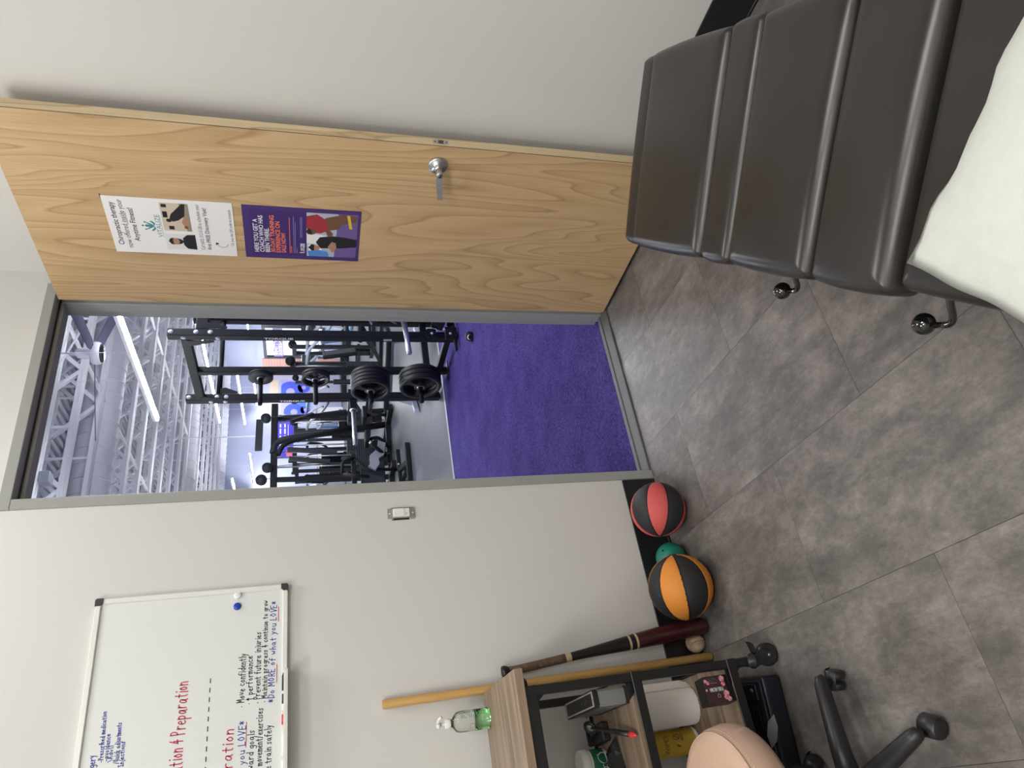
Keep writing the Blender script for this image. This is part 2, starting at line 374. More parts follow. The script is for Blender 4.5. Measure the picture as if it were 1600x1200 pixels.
# ---- handwriting: single-stroke letters drawn as thin ribbons
G = {
'a': "3.2,3.5 1.5,4 .2,2 1.2,0 3,1.5 3.2,4 3.2,.5 4,0", 'b': ".3,7 .3,0 2.5,.2 3.3,2 2,4 .3,2.5", 'c': "3.2,3.4 1.6,4.1 .2,2 1.5,0 3.3,.6",
'd': "3.2,3 1.5,4 .2,2 1.5,0 3.2,1.5;3.2,7 3.2,0", 'e': ".3,2 3.2,2.3 2.2,4.1 .5,3.2 .3,1 1.8,0 3.3,.7", 'f': "3,6.6 1.8,7 1.2,5.5 1.2,0;0,4 2.8,4",
'g': "3.2,3.5 1.5,4 .2,2.2 1.5,.4 3.2,2;3.2,4 3.2,-1.5 1.8,-2.6 .3,-1.8", 'h': ".3,7 .3,0;.3,2.5 1.8,4 3,3 3,0", 'i': "1,4 1,0;1,5.6 1.1,6", 'j': "1.5,4 1.5,-1.6 .3,-2.4;1.5,5.6 1.6,6",
'k': ".3,7 .3,0;3,4 .4,2.2;.4,2.2 3,0", 'l': "1,7 1,0", 'm': ".2,4 .2,0;.2,2.8 1.3,4 2,3 2,0;2,2.8 3.2,4 4,3 4,0", 'n': ".3,4 .3,0;.3,2.6 1.8,4 3,3 3,0", 'o': "1.7,4 .2,2.2 1.6,0 3.3,2 1.7,4", 'p': ".3,4 .3,-2.6;.3,3 2,4 3.3,2.2 2,.2 .3,.8",
'r': ".4,4 .4,0;.4,2.5 1.6,4 3,3.7", 's': "3,3.6 1.4,4 .5,3 2.7,1.4 1.8,0 .2,.5", 't': "1.5,6 1.5,.5 2.5,0;.2,4 3,4", 'u': ".3,4 .4,.6 1.8,0 3,1.2;3,4 3,0", 'v': ".2,4 1.6,0 3.1,4",
'w': ".1,4 1,0 2,3 3,0 4,4", 'x': ".2,4 3,0;3,4 .2,0", 'y': ".3,4 1.6,1.2;3.1,4 1.2,-1.2 .2,-2.4", 'P': ".4,7 .4,0;.4,6.8 2.5,7 3.2,5.4 2.2,3.8 .4,3.5", 'A': "0,0 1.8,7;1.8,7 3.4,0;.7,2.5 2.8,2.5",
'Q': "1.8,7 .1,3.5 1.8,0 3.6,3.5 1.8,7;2.2,1.8 3.8,-.4", 'I': ".4,7 2.6,7;1.5,7 1.5,0;.4,0 2.6,0", 'M': ".2,0 .4,7;.4,7 2.1,2.5;2.1,2.5 3.8,7;3.8,7 4.2,0", 'D': ".3,7 .3,0;.3,7 3,6 3.6,3.5 2.6,.8 .3,0",
'O': "1.8,7 .1,3.5 1.8,0 3.6,3.5 1.8,7", 'R': ".4,7 .4,0;.4,6.8 2.5,7 3.2,5.4 2.2,3.8 .4,3.5;1.6,3.5 3.4,0", 'E': "3.2,7 .3,7;.3,7 .3,0;.3,0 3.2,0;.3,3.6 2.6,3.6", 'L': ".4,7 .4,0;.4,0 3.2,0", 'V': "0,7 1.7,0;1.7,0 3.4,7",
'&': "2.2,6.5 .5,2.6;.5,2.6 3.6,2.9;2.4,4.6 2.2,.2", '*': "1.6,6 1.6,1.5;.2,5 3.1,2.4;3,5 .3,2.4", '/': "0,-.5 3,7", '\\': "0,7 1.8,1", '-': ".3,2.4 2.7,2.4", '.': "1,2.6 1.3,2.8", '^': "1.5,-.5 1.5,6.5;.2,4.3 1.5,6.5;1.5,6.5 2.8,4.3"}
def handwriting(txt, x0, z0, x1, z1, h, m, parent, y, pen=.0032):
    """baseline from (x0,z0) to (x1,z1) on the board plane y; h = capital height; wanders a little like a hand"""
    rnd = random.Random(txt); strokes = []; cur = 0
    for ch in txt:
        if ch == ' ': cur += 3; continue
        w = 0; jy = rnd.uniform(-.35, .35); sh = rnd.uniform(-.04, .1)
        for st in G[ch].split(';'):
            pts = [tuple(float(q) for q in p.split(',')) for p in st.split()]
            w = max(w, max(p[0] for p in pts))
            for _ in range(2 if len(pts) > 2 else 0):
                q = [pts[0]]
                for a, b in zip(pts, pts[1:]):
                    q += [(a[0]*.75+b[0]*.25, a[1]*.75+b[1]*.25), (a[0]*.25+b[0]*.75, a[1]*.25+b[1]*.75)]
                pts = q+[pts[-1]]
            strokes.append([(cur+px+py*sh, py+jy) for px, py in pts])
        cur += w+1.5
    L = math.hypot(x1-x0, z1-z0); k = L/(cur-1.5); kz = h/7; ang = math.atan2(z1-z0, x1-x0); ca, sa = math.cos(ang), math.sin(ang)
    b = MB(); vs = b.bm
    for st in strokes:
        P = [Vector((x0+ca*a*k-sa*c*kz, y, z0+sa*a*k+ca*c*kz)) for a, c in st]
        L_, R__ = [], []
        for i, p in enumerate(P):
            d = P[min(i+1, len(P)-1)]-P[max(i-1, 0)]
            if d.length < 1e-7: d = Vector((1,0,0))
            d.normalize(); nrm = Vector((-d.z, 0, d.x))*pen/2
            e = d*pen/2*(-1 if i == 0 else 1 if i == len(P)-1 else 0)
            L_.append(vs.verts.new(p+nrm+e)); R__.append(vs.verts.new(p-nrm+e))
        for i in range(len(P)-1): vs.faces.new((L_[i], L_[i+1], R__[i+1], R__[i]))
    return b.build('handwriting', m, parent)

# ================================================================== THE ROOM
XL, YR = -4.0, -4.6
fl = struct(MB().box(XL, 0, YR, 0, -.05, -.004).build('floor', MT['grout']), 'grey stone-look vinyl tile floor of the treatment room')
TX, TY = .4495, .8975
tile_cache = {}
for k in range(9):
    xr = -.0165-TX*k if k else -.0165
    xl = max(-.0165-TX*(k+1), XL)
    off = -.338 if k % 2 == 0 else -.787
    ys = [0.0] + [off-TY*j for j in range(6) if off-TY*j > YR] + [YR]
    for ya, yb in zip(ys, ys[1:]):
        w, l = xr-xl-.0011, ya-yb-.0011
        key = (round(w, 4), round(l, 4))
        if key not in tile_cache:
            tile_cache[key] = MB().box(-w/2, w/2, -l/2, l/2, -.004, 0).mesh('tile', MT['tile'])
        place('tile', tile_cache[key], fl, origin=((xr+xl)/2, (ya+yb)/2, 0))
place('tile', MB().box(-.0078, .0078, -2.3, 2.3, -.004, 0).mesh('tile', MT['tile']), fl, origin=(-.0082, -2.3, 0))

DX0, DX1, DZ = -1.0235, -.1055, 2.449     # rabbet to rabbet, head height
WT = .15                                  # wall thickness
struct(MB().box(XL, DX0-.03, 0, WT, 0, CEIL).box(DX1+.03, 0.0, 0, WT, 0, CEIL).box(DX0-.03, DX1+.03, 0, WT, DZ+.03, CEIL).build('wall_front', MT['wall']), 'pale grey wall with the doorway to the gym')
struct(MB().box(0, .12, YR, WT, 0, CEIL).build('wall_right', MT['wall']), 'pale grey wall behind the open door')
struct(MB().box(XL-.12, XL, YR, WT, 0, CEIL).build('wall_left', MT['wall']))
struct(MB().box(XL, 0, YR-.12, YR, 0, CEIL).build('wall_rear', MT['wall']))
struct(MB().box(XL-.12, .12, YR-.12, WT, CEIL, CEIL+.1).build('ceiling', MT['ceil']))
def base(name, b): return struct(b.build(name, MT['basb']), 'black rubber baseboard')
base('baseboard_front', MB().box(XL, DX0-.04, -.006, 0, 0, .153, bev=.002, seg=1).box(XL, DX0-.04, -.011, -.004, 0, .012, bev=.003, seg=1).box(DX1+.04, 0, -.006, 0, 0, .153))
base('baseboard_right', MB().box(-.006, 0, YR, -.006, 0, .16, bev=.002, seg=1).box(-.011, -.004, YR, -.006, 0, .012, bev=.003, seg=1))
# ceiling troffers (the lamps above), the middle two added as fill
for x, y, sx, sy, lab in [(p[0], p[1], .6, p[3], 'white ceiling light panel '+q) for p, q in zip(PANELS, ('nearest the door', 'added over the whiteboard side to even the light', 'added over the foot of the treatment table to even the light', 'in the rear left of the room'))]:
    t = thing('ceiling_light', lab, 'light', (x, y, CEIL))
    MB().box(-sx/2, sx/2, -sy/2, sy/2, -.03, -.0005, bev=.004, seg=1).build('light_housing', MT['white'], t)
    MB().box(-sx/2+.03, sx/2-.03, -sy/2+.03, sy/2-.03, -.0315, -.0300).build('diffuser', MT['trofflens'], t)

# door frame: 38 mm faces, rabbets and a stop
FW = .038
df = struct(bpy.data.objects.new('trim_1', None), 'grey painted steel door frame'); COL.objects.link(df)
def jamb(x, sgn):
    b = MB()
    b.box(min(x, x-sgn*FW), max(x, x-sgn*FW), -.012, WT+.012, 0, DZ+.0, bev=.002, seg=1)
    b.box(min(x-sgn*.001, x+sgn*.016), max(x-sgn*.001, x+sgn*.016), .052, .11, 0, DZ-.0005, bev=.0015, seg=1)
    return b
jamb(DX0, 1).build('jamb', MT['frame'], df); jamb(DX1, -1).build('jamb', MT['frame'], df)
hd = MB().box(DX0-FW, DX1+FW, -.012, WT+.012, DZ+.0005, DZ+FW, bev=.002, seg=1)
hd.box(DX0+.0165, DX1-.0165, .052, .11, DZ-.016, DZ+.001, bev=.0015, seg=1)
hd.build('header', MT['frame'], df)
MB().box(DX0, DX1, .040, .046, DZ-.005, DZ+.0, ).box(DX0+.0, DX0+.006, .040, .051, .02, DZ).build('seal', MT['basb'], df, 'black rubber weather seal')
st = MB().box(DX0-.0005, DX0+.001, .01, .03, 1.0, 1.07).build('strike_plate', MT['chrome'], df)
struct(MB().box(DX0+.0, DX1-.0, -.004, .068, 0, .009, bev=.003, seg=1).box(DX0, DX1, .068, .10, 0, .013, bev=.003, seg=1).build('trim_2', MT['thresh']), 'dark rubber threshold strip')

# door leaf: local frame with y from hinge outwards (s), x = thickness (0 = face seen), z up
AD = .0413
door = thing('door_1', 'open maple veneer door with a steel lever, swung back to the right wall', 'door', (-.144, 0, 0))
door.rotation_euler = (0, 0, AD)
struct(door)
DW, DT, DZ0, DZ1 = .914, .0442, .022, 2.4395
MB().box(0.0005, DT-.0005, -DW+.0012, 0, DZ0, DZ1).build('leaf', MT['door'], door)
MB().box(0.0006, .0022, -DW-.0001, -DW+.0011, DZ0, DZ1).build('veneer_line', MT['basb'], door, 'dark glue line between face and edge')
MB().box(.0022, DT, -DW, -DW+.0011, DZ0, DZ1).build('edge_band', MT['dooredge'], door, 'pale maple edge strip of the door')
# lever lock on the seen side
HS, HZ = -(.828), .991
lv = MB()
lv.lathe([(0, 0), (.0365, 0), (.0365, .006), (.033, .0095), (.016, .0105), (.0155, .018), (.0135, .020), (.0115, .034), (0, .034)], T=axis_T((0.0005, HS, HZ), (-1, 0, 0)), n=32)
lever = lv.build('lever_rose', MT['chrome'], door)
l2 = MB()
l2.lathe([(0, .030), (.0115, .030), (.0125, .033), (.0125, .060), (.0105, .0625), (0, .0625)], T=axis_T((0, HS, HZ), (-1, 0, 0)), n=24)
l2.prism([(.0, -.0125), (.0, .0125), (.03, .0115), (.118, .0095), (.122, .0085), (.122, -.0095), (.118, -.0105), (.03, -.0115)], (-.042, HS-.002, HZ), (0, 1, -.155), (0, .155, 1), (-1, 0, 0), .012)
l2.build('lever_handle', MT['chrome'], lever)
k = MB().lathe([(0, 0), (.0072, 0), (.0078, .002), (.006, .0032), (0, .0032)], T=axis_T((-.0622, HS, HZ), (-1, 0, 0)), n=20).box(-.0662, -.0652, HS-.0009, HS+.0009, HZ-.004, HZ+.004, MT['basb'])
k.mats.insert(0, MT['dchrome']); 
k2 = k.build('keyhole', MT['dchrome'], lever)
for p_ in k2.data.polygons: p_.material_index = 0
# far-side lever and latch plate
f2 = MB().lathe([(0, 0), (.0365, 0), (.0365, .006), (.033, .0095), (.013, .011), (.012, .026), (0, .026)], T=axis_T((DT-.0005, HS, HZ), (1, 0, 0)), n=32)
f2.tube([(DT+.022, HS, HZ), (DT+.026, HS+.02, HZ), (DT+.028, HS+.1, HZ)], [.011, .010, .008], n=12)
f2.build('far_lever', MT['dchrome'], door)
lp = MB().box(.011, .033, -DW-.0012, -DW+.0005, HZ-.029, HZ+.029, bev=.0008, seg=1).build('latch_plate', MT['chrome'], door)
MB().prism([(0, 0), (.014, 0), (.014, .004), (.004, .011), (0, .011)], (.015, -DW-.001, HZ-.009), (1, 0, 0), (0, -1, 0), (0, 0, 1), .018).build('latch_bolt', MT['dchrome'], lp)
sc = MB()
for dz in (-.021, .021): sc.lathe([(0, 0), (.004, 0), (.003, .001), (0, .001)], T=axis_T((.022, -DW-.0012, HZ+dz), (0, -1, 0)), n=10)
sc.build('screw', MT['dchrome'], lp)
hg = MB()
for z in (.25, 1.22, 2.2): hg.tube([(DT+.008, .012, z-.055), (DT+.008, .012, z+.055)], .007, n=10)
hg.build('hinge', MT['chrome'], door)

# ------------------------------------------------------------------ posters on the door (own things, own local frame: a = along door, b = height)
def door_T(off):   # plane of the seen face, off metres proud of it; local x = towards free edge, local y = up
    c, s = math.cos(AD), math.sin(AD)
    o = Vector((-.144, 0, 0))+Vector((-c, -s, 0))*off
    return basis(o, (s, -c, 0), (0, 0, 1))
def flat(poly, off, m, parent, name='print', label=None, dy=0):
    T = door_T(off); b = MB()
    vs = [b.bm.verts.new(T @ Vector((a, c+dy, 0))) for a, c in poly]; b.bm.faces.new(vs)
    return b.build(name, m, parent, label)
def rect(a0, a1, b0, b1): return [(a0, b0), (a1, b0), (a1, b1), (a0, b1)]
def ell(ca, cb, ra, rb, n=14, t0=0, t1=2*PI): return [(ca+ra*math.cos(t0+(t1-t0)*i/n), cb+rb*math.sin(t0+(t1-t0)*i/n)) for i in range(n+(0 if t1-t0 > 6.28 else 1))]
def sheet(a0, a1, b0, b1, m, parent, curl=.010):
    """a paper sheet bowing very slightly off the door"""
    T = door_T(.0012); b = MB(); n = 8
    rows = []
    for j in range(n+1):
        v = j/n
        rows.append([T @ Vector((a0+(a1-a0)*u_/4, b0+(b1-b0)*v, 0)) for u_ in range(5)])
    top = [[b.bm.verts.new(p) for p in r] for r in rows]
    T2 = door_T(.0004); back = []
    for j in range(n+1):
        v = j/n; back.append([b.bm.verts.new(T2 @ Vector((a0+(a1-a0)*u_/4, b0+(b1-b0)*v, 0))) for u_ in range(5)])
    for j in range(n):
        for i in range(4):
            b.bm.faces.new((top[j][i], top[j][i+1], top[j+1][i+1], top[j+1][i])); b.bm.faces.new((back[j][i], back[j+1][i], back[j+1][i+1], back[j][i+1]))
    for j in range(n):
        b.bm.faces.new((top[j][0], top[j+1][0], back[j+1][0], back[j][0])); b.bm.faces.new((top[j][4], back[j][4], back[j+1][4], top[j+1][4]))
    for i in range(4):
        b.bm.faces.new((top[0][i], back[0][i], back[0][i+1], top[0][i+1])); b.bm.faces.new((top[n][i], top[n][i+1], back[n][i+1], back[n][i]))
    return b.build('sheet', m, parent)
def dtext(txt, a0, a1, b, m, parent, bold=0, h=None, off=.0016):
    return lettering('lettering', txt, door_T(off) @ Matrix.Translation((a0, b, 0)), a1-a0, h, m, parent, bold)
P1 = thing('poster', 'white poster for chiropractic therapy, taped on the door above the purple one', 'poster', (0, 0, 0))
sheet(.298, .5795, 1.7305, 2.167, MT['paper'], P1)
dtext('Chiropractic therapy', .338, .552, 2.132, MT['printdark'], P1, .012, .027)
dtext('now offered inside your', .324, .566, 2.104, MT['printdark'], P1, 0, .027)
flat(rect(.446, .506, 2.1005, 2.1020), .0016, MT['printdark'], P1, 'underline')
dtext('Anytime Fitness!', .360, .527, 2.074, MT['printdark'], P1, .012, .027)
# leaf-and-figures emblem
for (ca, cb, ra, rb) in ((.443, 2.052, .0045, .0045), (.425, 2.043, .004, .004), (.461, 2.043, .004, .004)): flat(ell(ca, cb, ra, rb, 10), .0016, MT['teal'], P1, 'emblem')
for sgn in (-1, 1):
    flat([(.443, 2.016), (.443+sgn*.006, 2.030), (.443+sgn*.016, 2.040), (.443+sgn*.018, 2.037), (.443+sgn*.010, 2.022), (.443+sgn*.004, 2.014)], .0016, MT['teal'], P1, 'emblem')
    flat([(.443, 2.012), (.443+sgn*.012, 2.016), (.443+sgn*.024, 2.026), (.443+sgn*.026, 2.018), (.443+sgn*.014, 2.008)], .0016, MT['teal'], P1, 'emblem')
flat([(.441, 2.014), (.445, 2.014), (.450, 2.040), (.443, 2.046), (.436, 2.040)], .00165, MT['teal'], P1, 'emblem')
dtext('VITALIZE', .386, .501, 1.990, MT['teal'], P1, 0, .0235)
flat(rect(.386, .501, 1.9865, 1.9875), .0016, MT['teal'], P1, 'underline')
# portrait photograph: bearded man in black
flat(rect(.325, .407, 1.876, 1.983), .0015, mat('print_photo_white', (.70, .69, .69), .5), P1, 'photo_print')
flat([(.326, 1.8765), (.406, 1.8765), (.404, 1.905), (.386, 1.922), (.350, 1.922), (.330, 1.910)], .0017, MT['printblack'], P1, 'photo_print')
flat(ell(.368, 1.945, .0165, .023), .0018, MT['skin'], P1, 'photo_print')
flat([(.352, 1.945), (.356, 1.928), (.368, 1.919), (.380, 1.928), (.384, 1.945), (.378, 1.937), (.368, 1.935), (.358, 1.937)], .0019, MT['printblack'], P1, 'photo_print')
flat([(.350, 1.950), (.352, 1.966), (.368, 1.974), (.384, 1.966), (.386, 1.950), (.380, 1.958), (.356, 1.958)], .0019, MT['printblack'], P1, 'photo_print')
# treatment photograph: practitioner leaning over a person lying on a table
flat(rect(.423, .562, 1.884, 1.981), .0015, MT['cream'], P1, 'photo_print')
flat([(.423, 1.884), (.562, 1.884), (.562, 1.915), (.423, 1.900)], .0016, mat('print_table', (.30, .25, .20), .5), P1, 'photo_print')
flat([(.470, 1.945), (.486, 1.955), (.508, 1.948), (.560, 1.906), (.560, 1.894), (.500, 1.902), (.478, 1.925)], .0017, MT['printblack'], P1, 'photo_print')
flat(ell(.476, 1.958, .009, .010, 10), .0018, MT['printblack'], P1, 'photo_print')
flat([(.434, 1.902), (.470, 1.915), (.500, 1.903), (.480, 1.894), (.440, 1.892)], .0018, MT['skin'], P1, 'photo_print')
flat(ell(.444, 1.902, .008, .007, 10), .0019, MT['skin2'], P1, 'photo_print')
for a0, a1, b0, b1 in ((.490, .520, 1.960, 1.976), (.540, .556, 1.958, 1.976), (.430, .448, 1.944, 1.962)): flat(rect(a0, a1, b0, b1), .0017, MT['printblack'], P1, 'photo_print')
dtext('Call (602) 312-5128 to schedule your', .328, .563, 1.848, MT['printdark'], P1, 0, .0185)
dtext('first FREE Discovery Visit!', .330, .546, 1.824, MT['printdark'], P1, .012, .0205)
aw = [(.362, 1.760), (.348, 1.768), (.344, 1.782), (.352, 1.794), (.366, 1.802)]
for (a, b), (c, d) in zip(aw, aw[1:]):
    ln = math.hypot(c-a, d-b); nx, ny = -(d-b)/ln*.0008, (c-a)/ln*.0008
    flat([(a+nx, b+ny), (a-nx, b-ny), (c-nx, d-ny), (c+nx, d+ny)], .0016, MT['printdark'], P1, 'arrow_print')
flat([(.372, 1.805), (.356, 1.806), (.366, 1.792)], .0016, MT['printdark'], P1, 'arrow_print')
dtext('Or scan the QR code to schedule', .358, .545, 1.739, MT['printdark'], P1, 0, .0150)
# second poster
P2 = thing('poster', 'purple training poster with white and orange capitals, lower one on the door', 'poster', (0, 0, 0))
sheet(.297, .576, 1.256, 1.698, MT['purple'], P2)
hb = MB(); T = door_T(.0015)
def hatch(a0, a1, b0, b1, step=.0105, w=.0016, sgn=1):
    """diagonal pin-stripes clipped to a rectangle"""
    t = a0-(b1-b0)
    while t < a1:
        pts = []
        for tt in (t, t+w):
            p0 = (max(a0, tt), b0+max(0, a0-tt)); p1_ = (min(a1, tt+(b1-b0)), b0+min(b1-b0, a1-tt)); pts.append((p0, p1_))
        if pts[0][1][0] > pts[0][0][0]+1e-4 and pts[1][1][0] > pts[1][0][0]+1e-4:
            q = [pts[0][0], pts[1][0], pts[1][1], pts[0][1]]
            if sgn < 0: q = [(a, b0+b1-b) for a, b in q]
            hb.bm.faces.new([hb.bm.verts.new(T @ Vector((a, b, 0))) for a, b in q])
        t += step
hatch(.299, .574, 1.672, 1.696); hatch(.299, .318, 1.258, 1.670); hatch(.557, .574, 1.258, 1.670, sgn=-1); hatch(.32, .556, 1.2575, 1.2655)
hb.build('pinstripe_print', MT['lilac'], P2)
for i, (t, a1, m) in enumerate((('HERE YOU GET A', .508, 'printwhite'), ('COACH WHO HAS', .527, 'printwhite'), ('BEEN THERE.', .463, 'printwhite'), ('30-DAY TRAINING', .530, 'orange'), ('EXPERIENCE ON', .500, 'orange'), ('SALE NOW!', .440, 'orange'))):
    dtext(t, .331, a1, 1.6465-.0206*i, MT[m], P2, .018, .0235)
for i, (a1, m) in enumerate(((.525, 'orange'), (.37, 'orange'))): flat(rect(.331, a1, 1.5265-.006*i, 1.5285-.006*i), .0016, MT[m], P2, 'fine_print')
for i, a1 in enumerate((.530, .500, .360)): flat(rect(.331, a1, 1.5115-.006*i, 1.5129-.006*i), .0016, MT['posterlav'], P2, 'fine_print')
for i in range(2): flat(rect(.420, .530, 1.4855-.005*i, 1.4867-.005*i), .0016, MT['posterlav'], P2, 'fine_print')
dtext('ANYTIME', .346, .388, 1.4795, MT['printwhite'], P2, .03, .0105); dtext('FITNESS', .346, .388, 1.4705, MT['printwhite'], P2, .03, .0105)
flat(ell(.336, 1.4880, .0026, .0026, 8), .0016, MT['printwhite'], P2, 'emblem'); flat([(.330, 1.470), (.335, 1.476), (.333, 1.484), (.339, 1.485), (.338, 1.477), (.343, 1.471), (.340, 1.470), (.336, 1.475)], .0016, MT['printwhite'], P2, 'emblem')
# coaching photograph
pa = lambda x, y: (.318+.238*x, 1.463-.196*y)
def pp(pts, m, off): flat([pa(*p) for p in pts], off, MT[m], P2, 'photo_print')
pp([(0, 0), (1, 0), (1, 1), (0, 1)], 'printgrey', .0015)
pp([(.30, .0), (.55, 0), (.5, .4), (.3, .45)], 'printwhite', .0016); pp([(0, .55), (1, .62), (1, 1), (0, 1)], 'lilac', .0016); pp([(.05, .05), (.28, .02), (.28, .3), (.05, .3)], 'printwhite', .0016)
pp([(0, .05), (.12, .02), (.17, .2), (.12, .42), (0, .45)], 'printblue', .0017)
pp([(.2, .28), (.34, .18), (.46, .26), (.5, .5), (.48, .75), (.44, 1), (.26, 1), (.22, .7)], 'printblack', .0018)
pp(ell_pts := [(.21+.065*math.cos(t*.628), .17+.10*math.sin(t*.628)) for t in range(10)], 'skin', .0019)
pp([(.14, .10), (.21, .03), (.29, .10), (.28, .15), (.14, .15)], 'printblack', .0020)
pp([(.10, .52), (.24, .42), (.36, .50), (.34, .58), (.22, .60)], 'skin', .0020)
pp([(.56, .10), (.66, .0), (.92, .0), (.97, .2), (.86, .38), (.62, .42), (.55, .28)], 'printred', .0018)
pp([(.58+.07*math.cos(t*.628), .09+.10*math.sin(t*.628)) for t in range(10)], 'skin2', .0019)
pp([(.52, .02), (.6, -.0), (.66, .04), (.6, .1), (.52, .1)], 'printblack', .0020)
pp([(.48, .42), (.62, .36), (.66, .42), (.56, .52), (.48, .50)], 'skin2', .0020)
pp([(.62, .42), (.9, .36), (.99, .7), (.97, .98), (.84, .98), (.78, .7), (.66, .62)], 'skin2', .0019)
pp([(.68, .84), (.98, .78), (.98, .84), (.68, .90)], 'printyellow', .0021)
P3 = tag(MB().box(-.0006, 0, 0, .02, 0, .004).build('paper_scrap', MT['purple']), 'sliver of dark purple paper behind the top of the white poster', 'paper')
P3.matrix_world = door_T(.0004) @ Matrix(((0, 1, 0, .566), (0, 0, 1, 2.1655), (-1, 0, 0, -.0), (0, 0, 0, 1)))

# ------------------------------------------------------------------ light switch
sw = thing('light_switch', 'white dimmer switch without its cover plate, beside the door frame', 'switch', (-1.155, 0, 1.117))
MB().box(-.0195, .0195, -.006, -.001, -.0525, .0525, bev=.001, seg=1).box(-.024, .024, -.005, -.0012, .031, .038).box(-.024, .024, -.005, -.0012, -.05, -.036).build('yoke', mat('galvanised_yoke', (.33, .36, .35), .45, .5), sw)
MB().box(-.0165, .0165, -.016, -.006, -.032, .032, bev=.0015, seg=1).build('rocker', MT['white'], sw)
MB().box(-.0155, .0155, -.0185, -.016, -.012, .030, bev=.001, seg=1).build('paddle', MT['white'], sw)
MB().box(-.009, -.002, -.0195, -.0185, -.0195, -.0185).box(.004, .012, -.0165, -.0158, .023, .0245).build('slot', MT['basb'], sw)
MB().box(-.026, -.0195, -.003, -.0005, -.030, .036).box(.0195, .0235, -.003, -.0005, -.036, .03).build('wall_cutout', MT['basb'], sw, 'dark gap of the wall box')
for dz in (-.045, .045): MB().lathe([(0, 0), (.0035, 0), (.0028, .0012), (0, .0012)], T=axis_T((0, -.006, dz), (0, -1, 0)), n=10).build('screw', MT['white'], sw)

# ------------------------------------------------------------------ whiteboard
wb = thing('whiteboard', 'white marker board with handwriting, aluminium frame and dark corners', 'whiteboard', (0, 0, 0))
BX0, BX1, BZ0, BZ1 = -2.315, -1.399, 1.536, 2.139
MB().box(BX0+.01, BX1-.01, -.012, -.002, BZ0+.01, BZ1-.01).build('board_panel', MT['board'], wb)
fb = MB()
for a in ((BX0, BX1, BZ0, BZ0+.017), (BX0, BX1, BZ1-.017, BZ1)): fb.box(a[0]+.018, a[1]-.018, -.020, 0, a[2], a[3], bev=.002, seg=1)
for a in ((BX0, BX0+.017, BZ0+.018, BZ1-.018), (BX1-.017, BX1, BZ0+.018, BZ1-.018)): fb.box(a[0], a[1], -.020, 0, a[2], a[3], bev=.002, seg=1)
fb.build('board_frame', MT['alu'], wb)
for x in (BX0, BX1):
    for z in (BZ0, BZ1):
        sx = 1 if x == BX0 else -1; sz = 1 if z == BZ0 else -1
        b = MB().prism([(0, .004), (.004, 0), (.024, 0), (.024, .0175), (.019, .0185), (.0175, .024), (0, .024)], (x-sx*.0015, -.0225, z-sz*.0015), (sx, 0, 0), (0, 0, sz), (0, 1, 0), .0225)
        b.build('corner_cap', MT['corner'], wb)
MB().box(-2.02, -1.690, -.062, -.018, BZ0-.003, BZ0+.001, bev=.001, seg=1).box(-2.02, -1.690, -.062, -.058, BZ0+.001, BZ0+.010, bev=.001, seg=1).build('marker_tray', MT['alu'], wb)
Y = -.0126
HW = lambda *a, **k: handwriting(*a, MT[k.pop('m')], wb, Y, **k)
for t, x0, z0, x1, z1, h, m in (
    ('.', -1.786, 1.668, -1.783, 1.668, .020, 'ink_black'), ('Move confidently', -1.771, 1.669, -1.621, 1.667, .022, 'ink_black'), ('.', -1.780, 1.646, -1.777, 1.646, .02, 'ink_black'),
    ('^ performance', -1.767, 1.643, -1.631, 1.647, .020, 'ink_black'), ('. Prevent future injuries', -1.780, 1.620, -1.556, 1.622, .020, 'ink_black'),
    ('. Maintain progress & continue to grow', -1.779, 1.599, -1.451, 1.602, .017, 'ink_black'), ('*Do MORE of what you LOVE*', -1.782, 1.577, -1.457, 1.573, .020, 'ink_blue'),
    ('you LOVE*', -1.951, 1.660, -1.827, 1.663, .021, 'ink_blue'), ('ward goals', -1.968, 1.635, -1.858, 1.635, .021, 'ink_black'),
    ('l movement/exercises', -1.972, 1.610, -1.796, 1.611, .021, 'ink_black'), ('e train safely', -1.974, 1.583, -1.850, 1.584, .021, 'ink_black'),
    ('ration', -1.955, 1.697, -1.848, 1.697, .034, 'ink_red'), ('ation & Preparation', -1.945, 1.842, -1.688, 1.839, .040, 'ink_red'),
    ('rgery', -1.908, 2.079, -1.866, 2.084, .019, 'ink_blue'), ('-Prescribed medication', -1.888, 2.061, -1.748, 2.067, .013, 'ink_blue'), ('-avoidance', -1.887, 2.047, -1.813, 2.049, .013, 'ink_blue'),
    ('\\Advil', -1.889, 2.035, -1.847, 2.037, .013, 'ink_blue'), ('/Quick adjustments', -1.898, 2.018, -1.785, 2.021, .014, 'ink_blue'), ('Injections', -1.907, 2.004, -1.840, 2.006, .013, 'ink_blue')):
    handwriting(t, x0, z0, x1, z1, h, MT[m], wb, Y, .0034 if m == 'ink_red' else .0021 if h < .015 else .0024)
ub = MB()
for x0, x1, z in ((-1.723, -1.665, 1.5685), (-1.525, -1.475, 1.5655), (-1.904, -1.830, 1.6580)): ub.box(x0, x1, Y-.0001, Y+.0001, z, z+.0022)
ub.build('underline', MT['ink_red'], wb)
db = MB()
for i in range(14):
    x = -2.07+.0268*i*1.06
    if x < -1.69: db.box(x, x+.0145, Y-.0001, Y+.0001, 1.7725, 1.7755)
db.build('dashed_line', MT['ink_black'], wb)
for nm, x, m, r, lab in (('white', -1.424, 'white', .0125, 'round white magnet at the board corner'), ('blue', -1.462, 'blue', .0125, 'round blue magnet below the white one on the board')):
    o = MB().lathe([(0, .0), (r, 0), (r, .004), (r*.9, .0062), (r*.55, .0078), (0, .0085)], T=axis_T((x, -.0125, 1.7015), (0, -1, 0)), n=28).build('board_magnet', MT[m])
    tag(o, lab, 'magnet')
